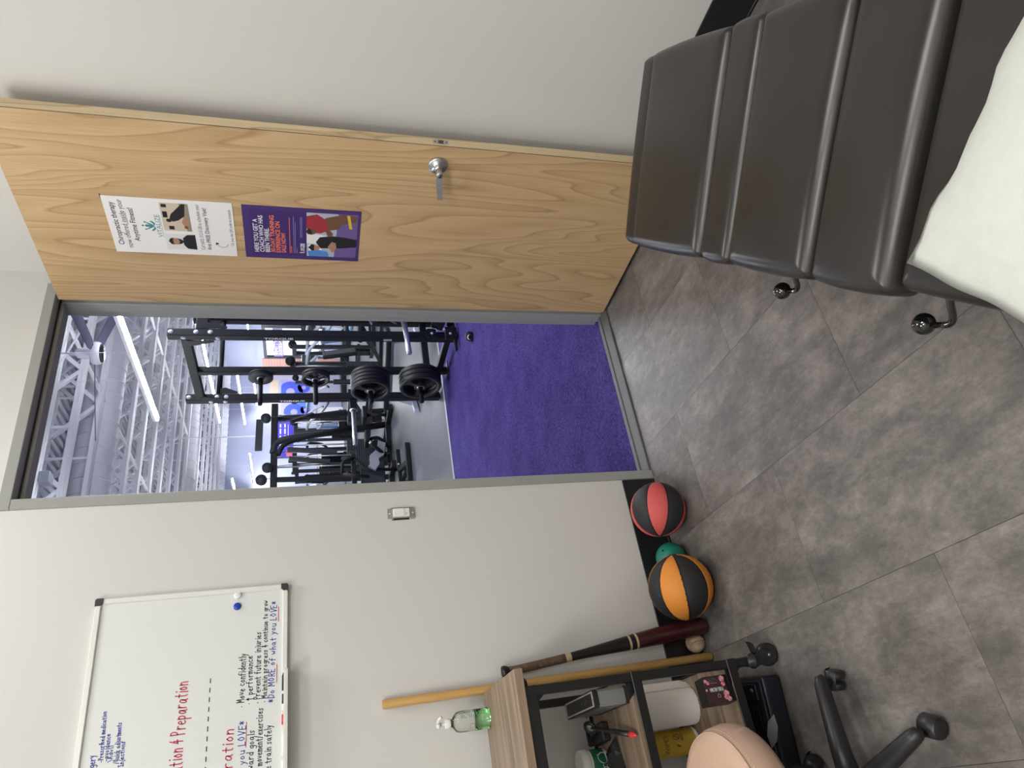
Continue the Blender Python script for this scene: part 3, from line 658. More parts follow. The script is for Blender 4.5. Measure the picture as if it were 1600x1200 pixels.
# markers lying in the tray
for i, (xa, xb, m, lab) in enumerate(((-1.815, -1.700, 'ink_black', 'black marker at the right end of the whiteboard tray'), (-1.945, -1.825, 'ink_red', 'marker with red cap in the middle of the whiteboard tray'), (-2.010, -1.950, 'ink_blue', 'blue marker lying left in the whiteboard tray'))):
    t = thing('marker_pen', lab, 'marker', (0, 0, 0))
    zc = BZ0+.0085; yc = -.040+.009*(i == 1)
    if i == 0:
        MB().tube([(xa, yc, zc), (xa+.06, yc, zc)], .0075, n=12).build('barrel', MT['white'], t); MB().tube([(xa+.06, yc, zc), (xb-.01, yc, zc), (xb, yc, zc)], [.0083, .0083, .005], n=12).build('cap', MT[m], t)
        MB().tube([(xa+.02, yc, zc), (xa+.05, yc, zc)], .0077, n=12).build('sleeve', MT[m], t)
    else:
        MB().tube([(xa, yc, zc), (xb-.03, yc, zc)], .0075, n=12).build('barrel', MT['white'] if i == 1 else MT['blue'], t); MB().tube([(xb-.03, yc, zc), (xb, yc, zc)], .0083, n=12).build('cap', MT['red'] if i == 1 else MT['white'], t)

# ================================================================== TREATMENT TABLE
TA = R_(42.8)
tt = thing('treatment_table', 'charcoal vinyl chiropractic table in padded sections, pillow on its near end', 'table', (-1.4, -2.0, 0), TA)
def pad(u0, u1, v0, v1, z0, z1, r=.03, seg=5, crown=.006, name='pad'):
    """upholstered section: rounded box with a slight crown; local x runs to the far end"""
    b = MB(); vs = b.bm.verts; cx, cy, hx, hy = (u0+u1)/2, (v0+v1)/2, (u1-u0)/2, (v1-v0)/2; rc = .016
    def ring(inset, z, k=None):
        a, c = hx-inset, hy-inset; q = max(rc-inset, .004); out = []
        for sx, sy, t0 in ((1, 1, 0), (-1, 1, 90), (-1, -1, 180), (1, -1, 270)):
            for i in range(6):
                t = R_(t0+18*i); out.append((sx*(a-q)+q*math.cos(t), sy*(c-q)+q*math.sin(t)))
            nx_ = {0: (-1, 1), 90: (-1, -1), 180: (1, -1), 270: (1, 1)}[t0]
            p = out[-1]; e = (nx_[0]*(a-q)+q*math.cos(R_(t0+90)), nx_[1]*(c-q)+q*math.sin(R_(t0+90)))
            for i in range(1, 8): out.append((p[0]+(e[0]-p[0])*i/8, p[1]+(e[1]-p[1])*i/8))
        R2 = []
        for x, y in out:
            xx, yy = (x, y) if k is None else (x*k, y*k)
            n1, n2 = max(-1, min(1, xx/hx)), max(-1, min(1, yy/hy))
            zz = z+(crown*(1-n1*n1)*(1-n2*n2) if z > (z0+z1)/2 else 0)
            R2.append(vs.new((cx+xx, cy+yy+.006*(1-n1*n1)*n2*abs(n2), zz)))
        return R2
    rb_ = r*.6; rings = [ring(rb_*(1-math.sin(R_(t))), z0+rb_*(1-math.cos(R_(t)))) for t in (15, 40, 65, 90)]
    rings += [ring(r*(1-math.cos(R_(t))), z1-r+r*math.sin(R_(t))) for t in (0, 15, 30, 45, 60, 75, 90)]
    rings += [ring(r, z1, k) for k in (.88, .7, .5, .3, .1)]
    for A, B in zip(rings, rings[1:]):
        for i in range(len(A)):
            j = (i+1) % len(A); f = b.bm.faces.new((A[i], A[j], B[j], B[i])); f.smooth = True
    b.bm.faces.new(rings[0][::-1]); f = b.bm.faces.new(rings[-1]); f.smooth = True
    return b.build(name, MT['leather'], tt)
VL, VR = .183, -.320
pad(.865, .955, VR+.004, VL-.006, .505, .575, .026, name='end_roll')
pad(.509, .870, VR, VL, .512, .592, .032, crown=.010)
pad(.390, .505, VR, VL, .512, .588, .024, crown=.002)
pad(.121, .386, VR, VL, .512, .594, .032, crown=.010)
pad(-.077, .117, VR, VL, .512, .596, .034, crown=.010)
pad(-.62, -.081, VR+.02, VL-.012, .505, .590, .034, crown=.010)
bb = MB().box(-.55, .88, -.27, .13, .455, .512, bev=.006, seg=1)
bb.box(-.10, .62, -.17, .03, .12, .456, bev=.01, seg=1).box(-.5, .86, -.25, -.19, .05, .12, bev=.01, seg=1).box(-.5, .86, .05, .11, .05, .12, bev=.01, seg=1).box(-.2, -.12, -.3, .16, .0, .06, bev=.008, seg=1).box(.6, .68, -.3, .16, 0, .06, bev=.008, seg=1)
bb.build('table_base', MT['blackmetal'], tt)
def knob(uu, vv, du, name, lab, r=.0195):
    b = MB(); b.tube(rounded([(uu-.06, vv-.06, .480), (uu-.06, vv+.006, .480), (uu-.055, vv+.052, .448), (uu-.012, vv+.062, .440)], .02), .0062, n=12)
    h = b.build('release_lever', MT['gloss'], tt)
    MB().sphere((uu+.012, vv+.064, .440), r, u=28, v=18).build('ball_knob', MT['gloss'], h)
knob(-.030, .172, 0, 'a', ''); knob(.362, .172, 0, 'b', '')
# pillow
pl_ = None
def make_pillow():
    n = 30; Lx, Ly, H = .60, .42, .10
    b = MB(); grid = {}
    rnd = random.Random(3)
    for side in (1, -1):
        for i in range(n+1):
            for j in range(n+1):
                a = -1+2*i/n; c = -1+2*j/n
                edge = max(abs(a), abs(c))
                if side == -1 and (i in (0, n) or j in (0, n)): grid[(side, i, j)] = grid[(1, i, j)]; continue
                prof = max(0, (1-abs(a)**3.0)*(1-abs(c)**3.0))**.75
                pin = 1-.022*(1-abs(c)**2)*abs(a)**4 ; pin2 = 1-.022*(1-abs(a)**2)*abs(c)**4
                wr = .0016*math.sin(9*a+2.3*c)*abs(c)**3+.0016*math.sin(11*c+1.7*a)*abs(a)**3+.0012*math.sin(21*a+4*c)*abs(c)**6
                z = side*H/2*prof*(1 if side > 0 else .62)+wr
                grid[(side, i, j)] = b.bm.verts.new((a*Lx/2*pin + wr*1.3*(abs(a) > .9), c*Ly/2*pin2 + wr*1.6*(abs(c) > .9), z))
        for i in range(n):
            for j in range(n):
                q = [grid[(side, i, j)], grid[(side, i+1, j)], grid[(side, i+1, j+1)], grid[(side, i, j+1)]]
                try:
                    f = b.bm.faces.new(q if side > 0 else q[::-1]); f.smooth = True
                except ValueError: pass
    return b
pill = make_pillow().build('pillow', MT['pillow'])
tag(pill, 'pale grey-green pillow lying across the near end of the treatment table', 'pillow')
pill.location = (-1.657, -2.380, .648); pill.rotation_euler = (0, 0, R_(-63.4))

# ================================================================== BALLS, BAT, BASEBALL, STICK
def med_ball(c, r, axis, roll, mats, name, label):
    t = thing(name, label, 'ball', (c[0], c[1], r))
    T = axis_T((0, 0, 0), axis)
    n = 8; rim = 10; seg = 14
    MB().sphere((0, 0, 0), r*.988, u=32, v=20, T=T).build('core', MT['seam'], t)
    for k in range(n):
        a0 = roll+2*PI*k/n; b = MB(); rows = []
        gap = .0028/r
        for i in range(seg+1):
            th = .13+(PI-.26)*i/seg; row = []
            for j in range(rim+1):
                u_ = j/rim; d = gap/max(math.sin(th), .15)
                ph = a0+d+(2*PI/n-2*d)*u_
                bulge = 1-.010*(abs(2*u_-1)**8)
                row.append(b.bm.verts.new(T @ (Vector((math.sin(th)*math.cos(ph), math.sin(th)*math.sin(ph), math.cos(th)))*r*bulge)))
            rows.append(row)
        for A, B in zip(rows, rows[1:]):
            for j in range(rim):
                f = b.bm.faces.new((A[j], A[j+1], B[j+1], B[j])); f.smooth = True
        b.build('panel', MT[mats[k % 2]], t, label=('coloured panel' if mats[k % 2] != 'ball_blk' else 'black panel'))
    for s_ in (1, -1):
        MB().lathe([(0, .004), (r*.11, .0025), (r*.14, -.004)], T=axis_T(Vector(axis).normalized()*s_*r*.985, Vector(axis)*s_), n=18).build('end_cap', MT['ball_blk'], t)
    return t
BR_ = med_ball((-1.266, -.167), .1095, (-.972, .13, .14), R_(4), ('ball_red', 'ball_blk'), 'medicine_ball', 'red and black medicine ball by the door frame')
BO_ = med_ball((-1.587, -.196), .1205, (-.95, .28, -.13), R_(21), ('ball_org', 'ball_blk'), 'medicine_ball', 'larger orange and black medicine ball in front of the green one')
gb = thing('exercise_ball', 'small teal green ball half hidden behind the orange one', 'ball', (-1.44, -.078, .0605))
MB().sphere((0, 0, 0), .0605, u=32, v=20).build('skin', MT['green'], gb)
MB().lathe([(.0035, .0), (.005, .0012), (0, .0004)], T=axis_T(Vector((.35, -.55, .75)).normalized()*.0600, (.35, -.55, .75)), n=10).build('valve', MT['seam'], gb)
bs = thing('baseball', 'scuffed brown baseball on the floor behind the bat', 'ball', (-1.767, -.042, .0365))
MB().sphere((0, 0, 0), .0365, u=28, v=18).build('hide', MT['leatherball'], bs)
pts = []
for i in range(64):
    t_ = 2*PI*i/64; A_, B_ = .75, .25
    v = Vector((A_*math.cos(t_)+B_*math.cos(3*t_), A_*math.sin(t_)-B_*math.sin(3*t_), 2*math.sqrt(A_*B_)*math.sin(2*t_))).normalized()*.0366
    pts.append(v)
MB().tube(pts, .0009, n=5, closed=True).build('stitching', mat('baseball_thread', (.25, .08, .05), .8), bs)
# bat: barrel end on the floor, knob leaning on the wall
bp0, bp1 = Vector((-1.716, -.105, .012)), Vector((-1.786, -.030, .812))
bl = (bp1-bp0).length
bat = thing('baseball_bat', 'dark maroon and black wooden baseball bat leaning on the wall beside the cart', 'bat', bp0)
Tb = axis_T((0, 0, 0), bp1-bp0)
def seg(prof, m, name): return MB().lathe(prof, n=22, T=Tb).build(name, MT[m], bat)
seg([(0, -.006), (.018, -.004), (.029, .004), (.0325, .016), (.0330, .10), (.0322, .19), (.0285, .285)], 'batred', 'barrel')
seg([(.0286, .285), (.0281, .293)], 'battan', 'ring'); seg([(.0281, .293), (.0268, .312)], 'batblack', 'band'); seg([(.0269, .312), (.0264, .320)], 'battan', 'ring')
seg([(.0264, .320), (.0215, .40), (.0172, .48), (.0150, .545)], 'batblack', 'taper'); seg([(.0157, .545), (.0155, .566)], 'battan', 'ring')
seg([(.0155, .566), (.0150, .65), (.0148, bl-.055), (.0165, bl-.03)], 'battape', 'grip'); seg([(.0165, bl-.03), (.022, bl-.020), (.0245, bl-.011), (.022, bl-.003), (.010, bl), (0, bl)], 'batblack', 'knob')
sp0, sp1 = Vector((-1.826, -.072, .003)), Vector((-1.834, -.0185, 1.232))
stk = thing('wooden_stick', 'long honey-coloured bamboo stick leaning in the gap between cart and wall', 'stick', sp0)
sl = (sp1-sp0).length
MB().lathe([(0, 0), (.0135, 0), (.0150, .002), (.0152, sl*.5), (.0150, sl-.003), (.0140, sl), (0, sl)], n=20, T=axis_T((0, 0, 0), sp1-sp0)).build('shaft', MT['stick'], stk)

# ================================================================== CART
CX1, CX0, CYF, CYB, CZ = -1.845, -2.62, -.490, -.052, .892
cart = thing('rolling_cart', 'black steel utility cart with grey oak shelves against the wall', 'cart', (0, 0, 0))
MB().box(CX0, CX1, CYF, CYB, CZ-.027, CZ, bev=.0015, seg=1).build('worktop', MT['cartwood'], cart)
pw = .026
for (x, y) in ((CX1-.064, CYF+.018), (CX1-.064, CYB-.02), (CX0+.045, CYF+.02), (CX0+.045, CYB-.02)):
    p_ = MB().box(x-pw/2, x+pw/2, y-pw/2, y+pw/2, .115, CZ-.0275, bev=.003, seg=1)
    sx = 1 if x < -2.2 else -1; sy = 1 if y < -.27 else -1
    for zz in (CZ-.03, .545, .20):       # gusset corners where rails meet the post
        p_.prism([(0, 0), (.05, 0), (0, -.055)], (x+sx*pw/2, y-.003, zz), (sx, 0, 0), (0, 0, 1), (0, 1, 0), .006)
        p_.prism([(0, 0), (.05, 0), (0, -.055)], (x-.003, y+sy*pw/2, zz), (0, sy, 0), (0, 0, 1), (1, 0, 0), .006)
    post = p_.build('post', MT['blackmetal'], cart)
    c_ = MB()       # caster: stem, fork and wheel
    c_.lathe([(0, .116), (.017, .116), (.017, .10), (.024, .096), (.024, .088), (.010, .084), (.010, .07), (0, .07)], T=Matrix.Translation((x, y, 0)), n=18)
    ax = Vector((.25, .97, 0)).normalized(); fo = Vector((.97, -.25, 0)).normalized()
    wc = Vector((x, y, .036))+fo*.014
    for s_ in (-1, 1):
        o_ = Vector((x, y, .078))+ax*s_*.014
        c_.prism([(-.018, .008), (.022, .008), (.034, -.02), (.024, -.05), (.008, -.052)], o_-ax*.002, fo, (0, 0, 1), ax, .004)
    c_.box(-.018, .018, -.018, .018, .080, .088, T=Matrix.Translation((x, y, 0)))
    c_.prism([(.02, .0), (.052, .012), (.060, .028), (.050, .022), (.024, .012)], Vector((x, y, .074))-ax*.010, fo, (0, 0, 1), ax, .020)
    cs = c_.build('caster', MT['blackplastic'], post)
    w_ = MB().lathe([(0, -.010), (.018, -.010), (.022, -.012), (.034, -.012), (.036, -.008), (.036, .008), (.034, .012), (.022, .012), (.018, .010), (0, .010)], T=axis_T(wc, ax), n=26)
    w_.build('wheel', MT['blackplastic'], post)
    MB().lathe([(0, .0165), (.005, .0165), (.006, .0135)], T=axis_T(wc, ax), n=12).lathe([(0, .0165), (.005, .0165), (.006, .0135)], T=axis_T(wc, -ax), n=12).build('axle_cap', MT['chrome'], post)
for zs in (.497, .165):
    r_ = MB()
    r_.box(CX0+.03, CX1-.050, CYF+.002, CYF+.006, zs, zs+.030).box(CX0+.03, CX1-.050, CYF+.006, CYF+.03, zs, zs+.004)
    r_.box(CX0+.03, CX1-.050, CYB-.006, CYB-.002, zs, zs+.030).box(CX0+.03, CX1-.050, CYB-.03, CYB-.006, zs, zs+.004)
    r_.box(CX1-.054, CX1-.050, CYF+.006, CYB-.006, zs, zs+.030).box(CX0+.028, CX0+.032, CYF+.006, CYB-.006, zs, zs+.030)
    r_.build('shelf_rail', MT['blackmetal'], cart)
    MB().box(CX0+.03, CX1-.050, CYF+.0012, CYF+.0022, zs+.0285, zs+.0305).build('rail_trim', MT['chrome'], cart, 'thin bright edge of the shelf rail')
    MB().box(CX0+.033, CX1-.055, CYF+.007, CYB-.007, zs+.0045, zs+.020, bev=.001, seg=1).build('shelf_board', MT['cartwood'], cart)
r_ = MB()
r_.box(CX0+.03, CX1-.050, CYF+.008, CYF+.030, CZ-.062, CZ-.0275).box(CX0+.03, CX1-.050, CYB-.030, CYB-.008, CZ-.062, CZ-.0275).box(CX1-.078, CX1-.052, CYF+.03, CYB-.03, CZ-.062, CZ-.0275).box(CX0+.032, CX0+.06, CYF+.03, CYB-.03, CZ-.062, CZ-.0275)
r_.build('top_rail', MT['blackmetal'], cart)
MB().tube(rounded([(CX1-.055, -.44, CZ-.042), (CX1-.026, -.44, CZ-.042), (CX1-.026, -.36, CZ-.042), (CX1-.055, -.36, CZ-.042)], .02), .008, n=10).build('side_hook', MT['blackmetal'], cart)
S2, S3 = .5175, .1855

# soap bottle on the worktop
so = thing('soap_dispenser', 'clear pump bottle with green liquid soap on the cart top', 'bottle', (-1.928, -.100, CZ+.0005), R_(-25))
def oval(prof, sx=1.0, sy=.62, T=Matrix()): return T @ Matrix.Diagonal((sx, sy, 1, 1))
MB().lathe([(0, 0), (.031, 0), (.0335, .004), (.0335, .098), (.030, .112), (.018, .122), (.0125, .126), (.0125, .133), (0, .133)], n=32, T=Matrix.Diagonal((1, .72, 1, 1))).build('bottle', MT['soapg'], so)
MB().lathe([(0, .0025), (.029, .0025), (.031, .006), (.031, .050), (0, .050)], n=32, T=Matrix.Diagonal((1, .70, 1, 1))).build('liquid', MT['soapl'], so)
MB().lathe([(0, .131), (.014, .131), (.0145, .132), (.0145, .149), (.012, .150), (.005, .151), (.005, .168), (0, .168)], n=20).build('pump_collar', MT['white'], so)
MB().lathe([(0, .166), (.0115, .166), (.0115, .174), (.008, .177), (0, .177)], n=16).tube([(0, 0, .172), (.02, -.018, .173), (.030, -.027, .170), (.033, -.030, .164)], [.006, .0055, .0045, .004], n=10).build('pump_head', MT['white'], so)
lb = MB()
for i in range(9):
    for row in range(10):
        a0, a1 = R_(-60+i*10), R_(-60+i*10+9.5)
        if (i*7+row*3) % 5 == 0: continue
        q = [(a0, .046+row*.0056), (a1, .046+row*.0056), (a1, .046+row*.0056+.0022), (a0, .046+row*.0056+.0022)]
        lb.bm.faces.new([lb.bm.verts.new((.0339*math.cos(a), .0339*.72*math.sin(a), z)) for a, z in q])
lb.build('label_print', MT['soaplabel'], so)
em = MB(); em.tube([(.0339*math.cos(R_(-104)+.24*math.cos(t*.5236)), .0343*.72*math.sin(R_(-104)+.24*math.cos(t*.5236)), .062+.0085*math.sin(t*.5236)) for t in range(12)], .0006, n=4, closed=True).build('round_emblem', MT['soaplabel'], so)

# device on the middle shelf
dv = thing('speaker_box', 'silver box device with slanted black top panel on the middle shelf', 'device', (-1.947, -.272, S2+.0005), 0)
W_, D_, H_ = .050, .285, .115
def wedge(z0, z1, tilt0, tilt1, ex, m, name, par, bev=.006):
    def fn(b):
        bmesh.ops.create_cube(b, size=1)
        for v in b.verts:
            top = v.co.z > 0; y = v.co.y*(D_+2*ex); z = (z1+tilt1*y) if top else (z0+tilt0*y)
            v.co = Vector((v.co.x*(W_+2*ex), y, z))
        bmesh.ops.bevel(b, geom=[e for e in b.edges if abs(e.verts[0].co.z-e.verts[1].co.z) > .01 and abs(e.verts[0].co.x-e.verts[1].co.x) < 1e-4 and abs(e.verts[0].co.y-e.verts[1].co.y) < 1e-4], offset=bev, segments=3, affect='EDGES')
    bb_ = MB(); bb_._add(fn); return bb_.build(name, m, par)
wedge(.0, .012, 0, 0, .001, MT['blackplastic'], 'foot', dv); wedge(.012, .100, 0, 0, 0, MT['devgrey'], 'body', dv); wedge(.100, .115, 0, 0, .001, MT['blackplastic'], 'top_cap', dv)
Tt = basis((0, 0, .1152), (1, 0, 0), (0, 1, 0))
tb = MB()
for a in ((-.0220, .0220, -.134, -.128), (-.0220, .0220, .128, .134), (-.0220, -.0180, -.128, .128), (.0180, .0220, -.128, .128)): tb.box(a[0], a[1], a[2], a[3], 0, .0016, T=Tt)
tb.build('trim_ring', MT['devtrim'], dv)
MB().box(-.0180, .0180, -.128, .128, 0, .0008, T=Tt).build('control_panel', MT['devpanel'], dv)
ic = MB()
for x, y in ((.004, -.075), (-.003, -.06), (.0, -.03), (0, .06)): ic.box(x-.0012, x+.0012, y-.0012, y+.0012, .0008, .0011, T=Tt)
ic.build('panel_icons', MT['devtrim'], dv)
# reflex hammer with red tip on a little stand
hm = thing('reflex_hammer', 'black reflex hammer with ring head and red tip on the middle shelf', 'tool', (0, 0, 0))
h0, h1 = Vector((-2.011, -.205, S2+.064)), Vector((-2.065, -.435, S2+.0115))
MB().tube([h0, h0.lerp(h1, .45), h0.lerp(h1, .5), h0.lerp(h1, .86)], [.0055, .0055, .0085, .0085], n=14).build('handle', MT['blackplastic'], hm)
MB().tube([h0.lerp(h1, .86), h0.lerp(h1, .90), h0.lerp(h1, .97), h1], [.0092, .0096, .006, .001], n=14).build('tip', MT['red'], hm, 'red pointed tip')
hd_ = (h0-h1).normalized()
MB().lathe([(.013, -.005), (.021, -.006), (.024, 0), (.021, .006), (.013, .005), (.012, 0), (.013, -.005)], T=axis_T(h0+Vector((0, 0, .004)), (-.55, -.45, .7)), n=26).build('rubber_ring', MT['blackplastic'], hm)
MB().lathe([(0, .002), (.013, .002), (.013, -.002), (0, -.002)], T=axis_T(h0+Vector((0, 0, .004)), (-.55, -.45, .7)), n=22).build('disc', mat('hammer_disc', (.32, .32, .33), .4), hm)
pk = thing('tool_pouch', 'dark open case holding the hammer behind the silver box', 'case', (-2.030, -.150, S2+.0005), R_(5))
MB().box(-.03, .03, -.05, .05, 0, .030, bev=.006).box(-.006, .006, -.01, .004, .032, .052, bev=.002, seg=1).build('pouch_body', MT['blackplastic'], pk)
MB().box(-.028, .028, .040, .047, .028, .05, bev=.003, seg=1).build('pouch_flap', MT['blackplastic'], pk)
# jar
jr = thing('jar', 'white tub with green label and wide lid at the left of the middle shelf', 'jar', (-2.112, -.105, S2+.0005))
MB().lathe([(0, 0), (.040, 0), (.042, .003), (.042, .060), (.038, .064), (0, .064)], n=30).build('tub', MT['white'], jr)
MB().lathe([(.0427, .012), (.0432, .013), (.0432, .056), (.0427, .057)], n=30).build('label_band', MT['jar_green'], jr)
MB().lathe([(0, .064), (.045, .064), (.046, .066), (.046, .088), (.044, .092), (.040, .093), (0, .0925)], n=36).build('lid', MT['white'], jr)
pg = thing('clear_pouch', 'crumpled smoky clear plastic pouch beside the white tub', 'pouch', (-2.135, -.215, S2+.0005), R_(18))
pgm = MB()
rnd = random.Random(11); g = [[None]*9 for _ in range(9)]
for i in range(9):
    for j in range(9):
        e = min(i, j, 8-i, 8-j)/4
        g[i][j] = pgm.bm.verts.new((-.075+.15*i/8, -.055+.11*j/8, .001+.03*min(1, e*1.3)+rnd.uniform(0, .008)*(e > 0)))
for i in range(8):
    for j in range(8): pgm.bm.faces.new((g[i][j], g[i+1][j], g[i+1][j+1], g[i][j+1]))
pgm.build('film', MT['pouch'], pg)
gl = MB()
for dx in (-.022, .022): gl.tube([(dx+.017*math.cos(t*.5236), -.02+.004*math.sin(t*.9), .047+.015*math.sin(t*.5236)) for t in range(12)], .0012, n=6, closed=True)
gl.tube([(-.006, -.02, .05), (0, -.021, .053), (.006, -.02, .05)], .0012, n=6).tube([(.039, -.02, .05), (.05, .03, .045)], .0012, n=6).tube([(-.039, -.02, .05), (-.045, .03, .045)], .0012, n=6)
gls = thing('eyeglasses', 'thin wire-rimmed clear eyeglasses resting on the plastic pouch', 'glasses', (-2.130, -.225, S2+.010), R_(18)); gl.build('wire_frame', MT['chrome'], gls)

# bottom shelf: paper towel, canister, box
tw = thing('paper_towel_roll', 'white embossed paper towel roll on the bottom shelf', 'paper towel', (-1.986, -.168, S3+.0005))
tb_ = MB(); n = 72; rows = []
for iz in range(45):
    z = .272*iz/44; row = []
    for k in range(n):
        a = 2*PI*k/n; u_ = ((a/(2*PI))*14) % 1-.5; v_ = (z/.034) % 1-.5
        q = abs(u_)+abs(v_)
        rr = .0615+.0013*math.sin(q*16)
        row.append(tb_.bm.verts.new((rr*math.cos(a), rr*math.sin(a), z)))
    rows.append(row)
for A, B in zip(rows, rows[1:]):
    for k in range(n):
        f = tb_.bm.faces.new((A[k], A[(k+1) % n], B[(k+1) % n], B[k])); f.smooth = True
inner = [[tb_.bm.verts.new((.021*math.cos(2*PI*k/n), .021*math.sin(2*PI*k/n), z)) for k in range(n)] for z in (0, .272)]
for k in range(n):
    j = (k+1) % n
    tb_.bm.faces.new((rows[0][k], inner[0][k], inner[0][j], rows[0][j])); tb_.bm.faces.new((rows[-1][k], rows[-1][j], inner[1][j], inner[1][k])); tb_.bm.faces.new((inner[0][k], inner[1][k], inner[1][j], inner[0][j]))
tb_.build('roll', MT['towel'], tw)
lf = MB(); pr_ = []
for i in range(7): pr_.append((.0625+.002*i, .009*i-.01))
for i in range(6):
    for j in range(6):
        z0_, z1_ = .272*j/6, .272*(j+1)/6; k0 = .8 if (j == 0 and i > 3) else 1
        q = [(pr_[i], z0_), (pr_[i+1], z0_+(.02 if j == 0 and i > 3 else 0)), (pr_[i+1], z1_), (pr_[i], z1_)]
        lf.bm.faces.new([lf.bm.verts.new((a[0], a[1], z)) for a, z in q])
lo = lf.build('loose_sheet', MT['towel'], tw); lo.rotation_euler = (0, 0, R_(-20))
cn = thing('wipes_canister', 'yellow wipes canister on the bottom shelf beside the paper towel roll', 'canister', (-2.092, -.125, S3+.0005), R_(0))
CR = .043
MB().lathe([(0, 0), (CR-.002, 0), (CR, .003), (CR, .012), (CR-.001, .013)], n=36).build('bottom_rim', MT['white'], cn)
MB().lathe([(CR-.0005, .0135), (CR-.0005, .205)], n=36).build('label_wrap', MT['yellow'], cn)
MB().lathe([(CR-.001, .2055), (CR+.001, .206), (CR+.001, .228), (CR-.004, .234), (0, .235)], n=36).build('lid', MT['white'], cn)
def wrap_text(txt, ang0, z, h, r, m, parent, width):
    o = lettering('lettering', txt, Matrix(), width, h, m, parent, .01, align='C')
    for v in o.data.vertices:
        a = ang0+v.co.x/r; v.co = Vector((r*math.cos(a), r*math.sin(a), z+v.co.y))
wrap_text('WIPES', R_(-98), .118, .024, CR, mat('canister_print', (.12, .08, .02), .5), cn, .062)
wrap_text('BIG', R_(-72), .062, .013, CR, MT['printdark'], cn, .020)
rr = MB(); rr.tube([(CR*math.cos(R_(-68)+.22*math.cos(t*.3927)), CR*math.sin(R_(-68)+.22*math.cos(t*.3927)), .086+.0105*math.sin(t*.3927)) for t in range(16)], .0009, n=5, closed=True)
rr.tube([(CR*math.cos(R_(-68)+.15*q), CR*math.sin(R_(-68)+.15*q), .086+.007*q) for q in (-1, -.5, 0, .5, 1)], .0012, n=5); rr.build('round_emblem', MT['printdark'], cn)
lfm = MB(); lfm.bm.faces.new([lfm.bm.verts.new((CR*1.001*math.cos(R_(-106)+a), CR*1.001*math.sin(R_(-106)+a), .083+z)) for a, z in ((-.13, -.008), (.02, -.006), (.15, .010), (-.02, .006))]); lfm.build('leaf_emblem', MT['leafgreen'], cn)
# black floral box lying on its side; front face seen carries the print
bxT = R_(5)
bx = thing('gift_box', 'small black box printed with pink flowers on the bottom shelf', 'box', (-1.975, -.466, S3+.0005), bxT)
BW, BD, BH = .080, .055, .096
MB().box(-BW/2, BW/2, 0, BD, 0, BH, bev=.0008, seg=1).build('carton', MT['boxblack'], bx)
Tf = lambda off=0: basis((-BW/2, -.0004-off, 0), (1, 0, 0), (0, 0, 1))
def bflat(pts, m, off=0, name='print'):
    b = MB(); T_ = Tf(off); b.bm.faces.new([b.bm.verts.new(T_ @ Vector((x*BW, y*BH, 0))) for x, y in pts]); return b.build(name, MT[m], bx)
bflat([(0, .22), (1, .22), (1, 1), (0, 1)], 'boxplum')
for (cx, cy, r, m) in ((.30, .28, .13, 'pink'), (.16, .32, .09, 'palepink'), (.66, .29, .09, 'palepink'), (.86, .30, .12, 'pink'), (.76, .86, .08, 'palepink'), (.83, .93, .07, 'pink'), (.50, .97, .05, 'pink'), (.10, .22, .10, 'pink')):
    for q in range(5):
        a = q*1.2566; bflat([(cx+r*.5*math.cos(a)+r*.55*math.cos(t*1.047), cy+(.02 if cy < .4 else 0)+r*.45*math.sin(a)+r*.42*math.sin(t*1.047)) for t in range(6)], m if q % 2 else ('palepink' if m == 'pink' else 'pink'), .0002+.00005*q, 'flower_print')
for (x0, y0, x1, y1) in ((.36, .42, .62, .60), (.78, .45, .96, .72), (.70, .55, .93, .88), (.45, .36, .56, .50)):
    dx, dy = x1-x0, y1-y0; bflat([(x0, y0), (x0+.5*dx-.3*dy*.4, y0+.5*dy+.3*dx*.4), (x1, y1), (x0+.5*dx+.3*dy*.4, y0+.5*dy-.3*dx*.4)], 'leafgreen', .00015, 'leaf_print')
lettering('lettering', 'PURE AROMA', Tf(.0006) @ Matrix.Translation((BW*.56, BH*.36, 0)) @ Matrix.Rotation(PI/2, 4, 'Z'), BH*.50, BH*.17, MT['printwhite'], bx, .02)
bflat([(.72, .52), (.735, .52), (.735, .78), (.72, .78)], 'pink', .0006, 'line_print')
ib = MB(); T_ = Tf(.0006)
ib.tube([T_ @ Vector((x*BW, y*BH, 0)) for x, y in ((.20, .53), (.20, .63), (.28, .63), (.28, .60), (.33, .60), (.33, .56), (.28, .56), (.28, .53))], .0004, n=4, closed=True); ib.build('bottle_emblem', MT['printwhite'], bx)

# navy case on the floor below the cart
nc = thing('tool_case', 'dark navy case with a snap button on the floor under the cart', 'case', (-2.12, -.355, 0), R_(-7))
MB().box(-.16, .175, -.085, .12, .002, .070, bev=.010, seg=3).build('case_body', MT['navy'], nc)
rb = MB().box(-.15, .165, -.080, .115, .0701, .082, bev=.005, seg=2)
for y in (-.045, -.030, -.015): rb.box(-.13, .09, y, y+.006, .082, .0845, bev=.001, seg=1)
rb.build('case_lid', MT['navy'], nc)
MB().box(.105, .155, -.06, .03, .082, .086, bev=.002, seg=1).build('flap', MT['navy'], nc)
MB().lathe([(0, .0895), (.004, .0895), (.0065, .0885), (.0075, .0862), (.0075, .084)], T=Matrix.Translation((.135, -.035, 0)), n=16).build('snap_button', MT['brass'], nc)
MB().prism([(0, 0), (.035, .012), (.075, .004), (.095, -.02), (.06, -.028), (.02, -.020)], (-.03, -.078, .0885), (1, -.25, 0), (0, 1, .35), (0, -.2, 1), .002).build('strap', MT['strap'], nc)

